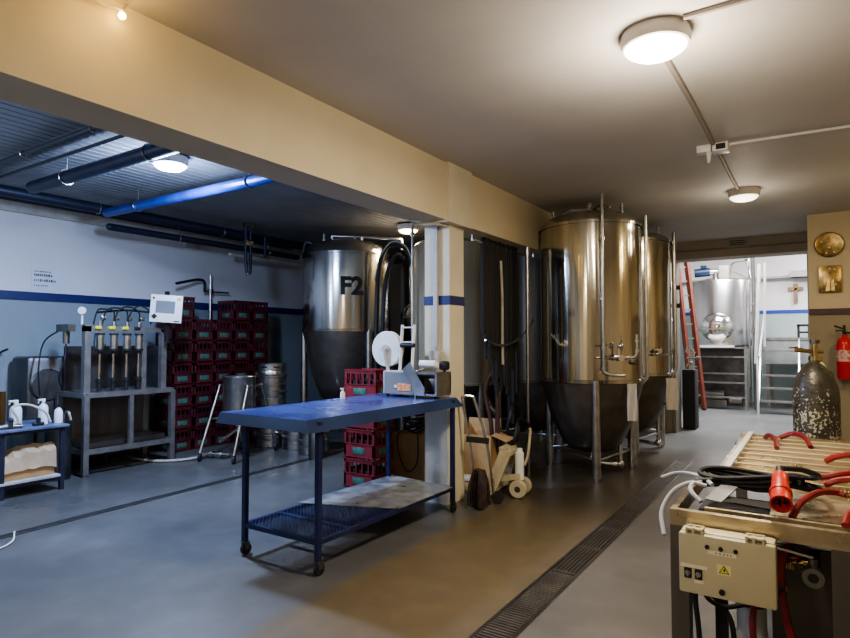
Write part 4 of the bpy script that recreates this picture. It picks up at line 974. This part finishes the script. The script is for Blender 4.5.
# ================================================================== REAR ROOM
rk = thing('brew_kettle', (-1.82, 15.35, 0), 'large steel brewing kettle with round manway seen through the doorway', 'tank')
G().lathe([(0, 1.40), (.60, 1.40), (.63, 1.43), (.63, 2.86), (.61, 2.90), (.3, 2.98), (0, 3.0)], n=64).done('kettle_shell', mat('bright_steel', (.60, .60, .61), .26, 1, .1, 5, .25, 3, (1, 1, .06)), rk)
G().lathe([(0, .22), (.12, .21), (.24, .15), (.31, .06), (.33, 0), (.34, -.06), (.30, -.08)], (.0, -.60, 1.83), 40, axis=(.15, -1, 0)).done('manway_lid', 'chrome', rk)
G().bar((-.44, -.86, 1.78), (.40, -.84, 1.80), .03).bar((-.40, -.84, 1.78), (-.40, -.5, 1.78), .025).done('lid_clamp', 'steel_plain', rk, smooth=False)
G().bx(-.36, .34, -.95, -.62, 1.38, 1.43).done('drip_board', 'white', rk, smooth=False)
mt_ = G().cyl((-.50, -.3, 3.10), (-.18, -.25, 3.12), .10, n=20).bx(-.36, -.24, -.36, -.24, 3.2, 3.27).done('motor', mat('blue_motor', (.03, .055, .12), .4, .3, .1), rk)
G().cyl((-.18, -.25, 3.12), (-.02, -.22, 3.12), .07, n=18).cyl((-.06, -.24, 2.95), (-.06, -.24, 3.12), .06, n=16).done('gearbox', 'steel_plain', rk)
G().bx(.02, .22, -.3, -.1, 2.95, 3.25, bev=.01).done('vent_box', 'beige', rk)
g = G().tube([(.24, -.2, 3.05), (.3, -.2, 3.3), (.55, -.2, 3.34), (.62, -.25, 3.3), (.62, -.25, 2.4), (.60, -.3, 1.2), (.6, -.3, .5)], .02, n=8)
g.tube([(.50, -.1, 3.6), (.66, -.3, 2.9), (.70, -.36, 2.1), (.70, -.4, 1.4)], .02, n=8).bar((.3, -.2, 3.1), (.66, -.25, 2.9), .02)
g.done('kettle_pipework', 'steel_plain', rk)
g = G()
for x in (-.55, .55):
    for y in (-.62, .45): g.bx(x - .025, x + .025, y - .025, y + .025, 0, 1.40)
for z in (1.37, 1.17, .80, .60, .28):
    g.bar((-.55, -.62, z), (.55, -.62, z), .035)
g.bar((-.55, .45, 1.37), (.55, .45, 1.37), .04).bar((-.55, -.62, 1.37), (-.55, .45, 1.37), .04).bar((.55, -.62, 1.37), (.55, .45, 1.37), .04)
g.done('stand', 'steel_matt', rk, smooth=False)
G().bx(-.54, .54, -.2, -.16, .05, 1.35).done('stand_shade', 'vessel', rk, smooth=False)  # dark sheet added for the shadows under the kettle
G().cyl((-.3, -.4, .3), (.1, -.4, .3), .13, n=18).bx(-.35, .15, -.5, -.3, .05, .2).cyl((.2, -.4, .2), (.45, -.4, .2), .10, n=16).done('pump', 'steel_dark', rk)

for k, x in enumerate((-1.12, -1.07)):
    G().tube([(x, 14.9 - .1 * k, .02), (x, 14.9 - .1 * k, 1.6), (x, 14.9 - .1 * k, 3.4)], .022, sub=2).cyl((x, 14.9 - .1 * k, 1.7), (x, 14.9 - .1 * k, 1.8), .05).cyl((x, 14.9 - .1 * k, 2.3), (x, 14.9 - .1 * k, 2.35), .04).done('riser_pipe', 'steel_plain', label=('left', 'right')[k] + ' upright steel pipe between the brewing kettle and the steel stairs', cat='pipe')
stt = thing('steel_stairs', (-.62, 14.3, 0), 'steel stairs with handrail rising to a platform beyond the doorway', 'stairs')
for k, z in enumerate((.28, .54, .80, 1.06, 1.32)):
    y = .0 + .20 * k
    G().bx(-.36, .30, y, y + .2, z - .035, z).done('tread', 'steel_matt', stt, smooth=False)
for x in (-.40, .32):
    G().prism([(x, -.06, .0), (x, .06, .0), (x, 1.12, 1.42), (x, 1.12, 1.56), (x, .98, 1.56), (x, -.06, .22)], (.03, 0, 0)).done('stringer', 'steel_plain', stt, smooth=False)
G().tube([(-.39, -.1, 0), (-.39, -.08, .9), (-.40, -.02, 1.2)], .022, n=10, sub=2).bar((-.42, -.06, 1.05), (-.33, .10, 3.15), .045).bar((-.36, .02, 1.2), (-.30, 1.0, 2.2), .03).bar((-.27, .25, 1.4), (-.24, .3, 3.2), .03).done('handrail', mat('pale_handrail', (.75, .75, .76), .35, .3, .05), stt)
pf = thing('platform', (1.0, 16.1, 0), 'raised grey steel platform at the top of the rear stairs', 'platform')
G().bx(-1.95, 2.0, -.62, .74, 1.54, 1.60).done('deck', 'steel_matt', pf, smooth=False)
G().bx(-1.95, 2.0, -.60, -.57, 1.02, 1.54).done('front_panel', mat('grey_platform_panel', (.34, .36, .39), .5, .2, .08), pf, smooth=False)
for x in (-1.9, 0, 1.9):
    for y in (-.55, .65): G().bx(x - .03, x + .03, y - .03, y + .03, 0, 1.54).done('post', 'steel_matt', pf, smooth=False)
ch = thing('black_chair', (-.20, 15.85, 1.6), 'black chair frame standing on the rear platform under the stripe', 'chair')
for x in (-.10, .10): G().bx(x - .025, x + .025, -.02, .02, 0, .30).done('chair_leg', 'blackmatt', ch, smooth=False)
G().bx(-.125, .125, -.02, .02, .25, .30).done('backrest', 'blackmatt', ch, smooth=False)
G().bx(-.125, .125, .02, .25, .10, .14).done('seat', 'blackmatt', ch, smooth=False)
cr = thing('wall_cross', (-.36, 16.86, 2.68), 'brownish wooden cross on the white rear wall', 'cross')
G().bx(-.045, .045, -.02, .015, -.24, .22).bx(-.16, .16, -.021, .015, .06, .14).done('cross_body', mat('cross_wood', (.30, .21, .12), .5, .1, .2, 14, col2=(.20, .12, .12)), cr, smooth=False)
G().bx(-.10, .10, -.026, -.02, .075, .12).bx(-.03, .03, -.026, -.02, .06, .19).done('gilt_inlay', 'gold', cr, smooth=False)

ld = thing('step_ladder', (-2.18, 14.3, 0), 'orange-red ladder leaning upright just inside the doorway', 'ladder')
A0, A1 = Vector((-.10, -.05, .03)), Vector((.12, .05, .03)); B0, B1 = Vector((-.33, -.55, 3.75)), Vector((-.15, -.47, 3.75))
for a_, b_ in ((A0, B0), (A1, B1)):
    G().bar(a_, b_, .085, .085).done('ladder_rail', 'orange', ld, smooth=False)
    G().box(a_, (.07, .10, .05)).done('ladder_foot', 'black', ld, smooth=False)
for k in range(1, 12):
    f = k / 12
    G().bar(A0.lerp(B0, f), A1.lerp(B1, f), .035, .03).done('rung', 'steel_plain', ld, smooth=False)

bc = thing('black_cabinet', (-1.83, 11.25, 0), 'narrow black cabinet standing at the left side of the doorway', 'cabinet')
G().bx(-.10, .10, -.18, .18, 0, 1.02, bev=.005).done('cabinet_body', 'blackmatt', bc)
G().bx(-.09, .09, -.185, -.18, .05, .98).done('cabinet_front', 'black', bc, smooth=False)
vs = thing('valve_stand', (-1.82, 11.25, 1.02), 'cluster of steel valves with a pale hose on top of the black cabinet', 'valve')
G().cyl((0, 0, 0), (0, 0, .42), .02, n=12).cyl((-.06, 0, .2), (.14, -.02, .2), .018, n=10).cyl((0, 0, .3), (0, 0, .34), .04, n=14).sphere((0, 0, .12), .035, 12).cyl((.1, -.02, .2), (.16, -.03, .2), .035, n=12).done('valve_body', 'steel_plain', vs)
G().tube([(-.05, 0, .40), (-.07, 0, .30), (.02, -.02, .36), (.06, -.03, .26), (0, -.04, .16), (-.06, -.03, .05)], .012, n=6).done('valve_hose', 'beige', vs)
pd = pipe('door_conduit', (-2.02, 10.54, .9), (-2.02, 10.54, 2.6), .015, 'greybox', 'thin conduit on the left frame of the doorway')
G().bx(-.03, .03, -.02, .02, .95, 1.1).done('switch_box', 'black', pd, smooth=False)

# ================================================================== NEAR RIGHT MACHINE
pm2 = thing('plate_rack', (.2, 3.3, 0), 'stainless rack with rows of bright slats in the near right corner', 'machine')
MX0, MX1, MY0, MY1, MZ = -.45, .95, 2.30, 4.46, .90
def mb(*a, name='frame_rail', m='steel_warm', bev=0): return G().bx(*a, bev=bev).done(name, m, pm2, w=1, smooth=False)
mb(MX0, MX1, MY0, MY0 + .03, MZ - .055, MZ)                       # front rail
mb(MX0 + .10, MX1, MY0 + .10, MY0 + .12, MZ - .06, MZ - .005)      # second rail
mb(MX0, MX0 + .02, MY0 + .03, 3.05, MZ - .055, MZ)
mb(MX0 + .03, MX0 + .10, 3.0, MY1, MZ - .035, MZ - .03)
mb(MX0 + .03, MX1, MY1 - .03, MY1, MZ - .055, MZ)
G().bar((-.36, 2.98, MZ + .008), (-.36, MY1, MZ + .008), .03, .012).done('edge_strip', mat('bright_edge_strip', (.8, .78, .7), .3, .6, .05), pm2, w=1, smooth=False)
y = 3.02; k = 0
while y < MY1 - .05:
    sl_ = G().prism([(-.35, y, MZ - .06), (-.35, y, MZ), (-.35, y + .008, MZ), (-.35, y + .012, MZ - .020), (-.35, y + .156, MZ - .030), (-.35, y + .156, MZ - .038), (-.35, y + .010, MZ - .030), (-.35, y + .008, MZ - .06)], (1.25, 0, 0)).done('slat', 'slat', pm2, w=1, smooth=False)
    G().bx(-.35, .90, y - .001, y + .009, MZ, MZ + .003).done('slat_edge', 'slat_edge', sl_, w=1, smooth=False); y += .158; k += 1
G().bx(MX0 + .03, MX1 - .05, MY0 + .12, 3.02, MZ - .10, MZ - .095).done('inner_tray', 'blackmatt', pm2, w=1, smooth=False)
G().bx(-.15, MX1 - .05, 2.50, 3.02, MZ - .03, MZ - .022).done('top_plate', 'steel_warm', pm2, w=1, smooth=False)
for x, y in ((MX0, MY0), (MX0, MY1 - .07), (MX1 - .06, MY0), (MX1 - .06, MY1 - .07)):
    G().bx(x, x + .06, y, y + .07, 0, MZ - .055).done('leg', 'steel_dark', pm2, w=1, smooth=False)
G().bx(.03, .09, MY0 + .005, MY0 + .06, 0, MZ - .055).done('front_upright', 'steel_dark', pm2, w=1, smooth=False)
G().bx(-.16, .9, 2.70, 2.72, .05, MZ - .06).done('inner_panel', mat('dim_stainless_panel', (.17, .15, .13), .4, .7, .2, 3), pm2, w=1, smooth=False)
G().bx(MX0, MX1, MY0 + .02, MY0 + .05, .10, .15).done('lower_rail', 'steel_dark', pm2, w=1, smooth=False)
G().bx(-.34, -.30, 2.55, 2.60, .0, MZ - .06).done('inner_post', 'black', pm2, w=1, smooth=False)
# lattice of parts under the top: valves and fittings
vv = thing('ball_valve', (-.02, 2.42, .72), 'brass ball valve with bright lever under the rack top', 'valve')
G().cyl((0, -.04, 0), (0, .26, 0), .022, n=16).lathe([(.016, .0), (.032, 0), (.032, .035), (.016, .035), (.016, 0)], (0, -.05, 0), 24, axis=(0, 1, 0)).cyl((0, 0, 0), (0, 0, .05), .014, n=12).done('valve_body', 'steel_dark', vv)
G().cyl((0, -.045, 0), (0, -.03, 0), .018, n=16).done('valve_bore', 'blackmatt', vv)
G().bar((-.0, 0, .055), (-.12, -.01, .075), .022, .008).done('valve_lever', 'chrome', vv)
for k, (x, y, z) in enumerate(((-.12, 2.5, .80), (-.09, 2.5, .73), (-.17, 2.52, .62))):
    t = thing('pipe_fitting', (x, y, z), ('upper', 'middle', 'lower')[k] + ' metal pipe fitting behind the beige control box', 'fitting')
    G().cyl((0, 0, 0), (.07, 0, 0), .018, n=14).cyl((.02, 0, 0), (.04, 0, 0), .026, n=6).cyl((0, 0, -.03), (0, 0, .02), .016, n=12).cyl((0, 0, 0), (0, .2, 0), .012, n=10).done('fitting_body', 'brass' if k else 'steel_plain', t)

# beige control box hanging on the front rail
cb2 = thing('control_box', (-.26, 2.235, .755), 'beige hinged control box on the front of the near right rack', 'control box')
G().box((0, .025, 0), (.285, .07, .205), bev=.012).done('box_base', 'boxcream', cb2)
G().box((0, -.020, -.003), (.288, .028, .200), bev=.007).done('box_lid', 'boxcream', cb2, label='flat front lid of the control box')
for x in (-.095, .085):
    g = G().box((x, -.018, .110), (.055, .022, .006)).box((x - .024, -.018, .104), (.007, .026, .022)).box((x - .003, -.018, .104), (.008, .026, .022)).box((x + .024, -.018, .104), (.007, .026, .022)).box((x, .004, .112), (.055, .010, .010))
    g.done('hinge', 'boxcream', cb2, smooth=False)
def knob(x, z, r, nm, m='black', d=.006): G().cyl((x, -.034, z), (x, -.034 - d, z), r, n=18).done(nm, m, cb2)
for x in (-.055, -.014, .030): knob(x, .062, .0068, 'indicator_button')
knob(-.012, -.078, .0095, 'lid_lock')
def lab(x0, x1, z0, z1, nm='paper_label', m='labelcream', d=.0012): return G().bx(x0, x1, -.0352 - d, -.0345, z0, z1).done(nm, m, cb2, smooth=False)
lab(-.054, .032, .040, .052)
for x in (-.030, -.018, -.006, .005, .014): G().bx(x, x + .004, -.0372, -.0365, .044, .048).done('print_mark', 'blackmatt', cb2, smooth=False)
lab(-.138, -.055, -.016, -.005)
lab(-.095, -.068, -.064, -.053)
for k, x in enumerate((-.127, -.094)):
    lab(x, x + .023, -.052, -.018, 'switch_plate', 'blackmatt')
    c = x + .0115
    G().cyl((c, -.036, -.033), (c, -.043, -.033), .0085, n=16).box((c + .001, -.046, -.033), (.005, .008, .018), ry=R(20 if k else 0)).done('rotary_switch', 'steel_plain', cb2)
w_ = G().prism([(-.026, -.0353, -.022), (.016, -.0353, -.022), (.016, -.0353, .012), (-.026, -.0353, .012)], (0, -.0006, 0)).done('warning_label', mat('pale_yellow_label', (.78, .70, .38), .5, 0, .03), cb2, smooth=False)
def tri(s_, y0, y1, m, nm):
    cx, cz = -.005, -.007
    G().prism([(cx - .866 * s_, y0, cz - .5 * s_), (cx + .866 * s_, y0, cz - .5 * s_), (cx, y0, cz + s_)], (0, y1 - y0, 0)).done(nm, m, w_, smooth=False)
tri(.018, -.0359, -.0363, 'blackmatt', 'warning_triangle'); tri(.0135, -.0363, -.0366, 'yellow', 'triangle_fill')
G().prism([(-.004, -.0366, .001), (-.0005, -.0366, .001), (-.003, -.0366, -.005), (.000, -.0366, -.005), (-.006, -.0366, -.014), (-.005, -.0366, -.0075), (-.008, -.0366, -.0075)], (0, -.0004, 0)).done('lightning_mark', 'blackmatt', w_, smooth=False)

# black cable coil with the red plug on top of the rack
for k in range(6):
    cx, cy = -.27 + .012 * k, 2.83 - .01 * k; ax, ay = .135 + .010 * k, .075 + .012 * k
    pts = []
    for i in range(14):
        t = 2 * PI * i / 14; u, v = ax * math.cos(t), ay * math.sin(t + .3 * k)
        pts.append((cx + u * .95 + v * .3, cy - u * .35 + v, .92 + .011 * (k % 4) + .012 * math.sin(2 * t + k)))
    G().tube(pts, .0095, closed=True, n=8, sub=3).done('cable_loop', 'black', label='loop of thick black cable coiled on the near right rack', cat='cable', group='black cable coil on the rack')
hose('cable_tail', [(-.20, 2.74, .95), (-.10, 2.84, .96), (-.02, 2.84, .96), (.0, 2.74, .99), (-.05, 2.66, 1.02), (-.115, 2.63, 1.025)], .011, 'black', 'black cable tail bending behind the red plug', 'cable')
rp = thing('power_plug', (-.115, 2.53, .985), 'large red industrial plug lying on the near right rack', 'plug')
d = Vector((.05, -.9, -.38)).normalized()
G().lathe([(.0, -.06), (.018, -.06), (.026, -.05), (.029, .0), (.031, .05), (.031, .052)], n=28, axis=d).done('plug_body', 'redplug', rp)
G().lathe([(.031, .05), (.037, .052), (.037, .062), (.033, .066), (.034, .115), (.036, .12), (.030, .12), (.028, .07), (0, .07)], n=28, axis=d).done('plug_collar', 'redplug', rp)
u_, v_ = frame(d)
for k in range(5):
    a = 2 * PI * k / 5; c = u_ * .016 * math.cos(a) + v_ * .016 * math.sin(a)
    G().cyl(c + d * .07, c + d * .108, .0035, n=8).done('plug_pin', 'steel_dark', rp)
G().cyl(-d * .06, -d * .10, .014, n=12).done('cable_gland', 'black', rp)

# white tubes at the left corner
hose('white_tube', [(-.58, 2.80, .90), (-.52, 2.81, .925), (-.46, 2.78, .935), (-.40, 2.74, .93), (-.36, 2.68, .92)], .0085, 'dirtywhite', 'short white tube pointing left from the rack corner', 'tube')
hose('white_tube', [(-.37, 2.60, .93), (-.43, 2.60, .935), (-.49, 2.56, .90), (-.52, 2.50, .83), (-.50, 2.44, .76)], .0085, 'dirtywhite', 'white tube bending down outside the rack corner', 'tube')
hose('white_tube', [(-.40, 2.66, .93), (-.42, 2.58, .935), (-.41, 2.50, .925), (-.37, 2.46, .90)], .0085, 'dirtywhite', 'inner white tube curling over the rack corner rail', 'tube')
G().prism([(-.36, 2.48, .905), (-.30, 2.46, .905), (-.27, 2.70, .915), (-.33, 2.74, .915)], (0, 0, .005)).done('metal_flap', 'steel_matt', label='small grey metal flap under the cable coil', cat='plate', smooth=False)

# red hoses with couplings
hose('red_hose', [(-.08, 2.47, .885), (-.05, 2.53, .93), (.0, 2.60, .955), (.05, 2.64, .955), (.08, 2.64, .95)], .012, 'redhose', 'red hose rising from the rack into the brass coupling', )
bcp = thing('hose_coupling', (.08, 2.64, .95), 'brass and steel hose coupling at the right edge of the rack', 'coupling')
G().cyl((0, 0, 0), (.09, .01, -.002), .016, n=16).cyl((.01, 0, 0), (.035, .003, 0), .021, n=6).cyl((.06, .006, 0), (.085, .01, 0), .024, n=18).done('coupling_body', 'brass', bcp)
G().bar((.02, -.01, .02), (.09, -.03, .026), .010).done('coupling_lever', 'steel_plain', bcp)
hose('red_hose', [(-.04, 2.98, .935), (.03, 2.98, .945), (.10, 2.99, .965), (.2, 3.02, .97), (.35, 3.1, .96), (.5, 3.1, .93)], .013, 'redhose', 'long red hose running right behind the brass coupling')
hose('red_hose', [(.02, 2.90, .925), (.07, 2.90, .95), (.16, 2.88, .97), (.3, 2.92, .96), (.45, 2.9, .93)], .013, 'redhose', 'red hose in front of the long one at the right edge')
hose('red_hose', [(.07, 2.36, .91), (.09, 2.42, .94), (.14, 2.48, .955), (.25, 2.52, .95), (.4, 2.5, .92)], .013, 'redhose', 'red hose nearest the front rail at the right edge')
hose('red_hose', [(.03, 3.50, .92), (.08, 3.50, .95), (.16, 3.50, .965), (.3, 3.52, .95), (.5, 3.5, .92)], .015, 'redhose', 'red hose arching over the middle slats at the right edge')
hose('red_hose', [(-.27, 4.28, .905), (-.24, 4.15, .94), (-.20, 4.00, .935), (-.19, 3.9, .905)], .014, 'darkredhose', 'short dark red hose end at the far left slats')
hose('red_hose', [(-.19, 4.22, .92), (-.12, 4.22, .95), (-.06, 4.12, .945), (-.03, 4.0, .91)], .014, 'darkredhose', 'curved dark red hose end right of the short one on the far slats')
hose('red_hose', [(-.06, 2.44, .84), (-.10, 2.44, .78), (-.115, 2.42, .68), (-.10, 2.40, .56), (-.06, 2.38, .42), (.0, 2.36, .25), (.03, 2.36, .1), (.04, 2.38, .02)], .013, 'redhose', 'red hose hanging down right of the beige control box')
hose('red_hose', [(-.14, 2.46, .82), (-.02, 2.47, .84), (-.06, 2.46, .76), (-.14, 2.44, .72), (-.19, 2.42, .62), (-.20, 2.38, .48), (-.17, 2.36, .3), (-.16, 2.36, .05)], .011, 'darkredhose', 'dark red hose twisting down behind the beige control box')
hose('black_cable', [(-.36, 2.30, .66), (-.37, 2.30, .60), (-.36, 2.31, .45), (-.37, 2.33, .2), (-.38, 2.36, .02)], .009, 'black', 'black cable hanging straight below the control box', 'cable')
hose('black_cable', [(-.34, 2.30, .66), (-.33, 2.30, .61), (-.28, 2.32, .585), (-.22, 2.34, .60), (-.15, 2.38, .62), (-.11, 2.4, .66)], .008, 'black', 'black cable swinging below the control box to the right', 'cable')
hose('black_cable', [(-.35, 2.34, .66), (-.34, 2.34, .62), (-.30, 2.36, .58), (-.26, 2.36, .50), (-.26, 2.36, .3), (-.27, 2.38, .02)], .009, 'black', 'black cable bending down under the middle of the control box', 'cable')
hose('white_tube', [(-.30, 2.40, .66), (-.28, 2.40, .61), (-.23, 2.40, .59), (-.18, 2.42, .62), (-.16, 2.44, .68)], .007, 'dirtywhite', 'thin white tube looping under the control box', 'tube')
bp_ = thing('small_pump', (-.22, 2.58, 0), 'blue capped pump on a grey stand under the rack', 'pump')
G().cyl((0, 0, .56), (0, 0, .66), .055, n=24).cyl((0, 0, .52), (0, 0, .56), .06, n=24).done('pump_cap', 'bluedark', bp_)
G().cyl((0, 0, .40), (0, 0, .52), .05, n=24).bx(-.05, .05, -.04, .04, .36, .42).bx(-.07, .07, -.05, .05, 0, .36, bev=.01).done('pump_stand', 'greybox', bp_)
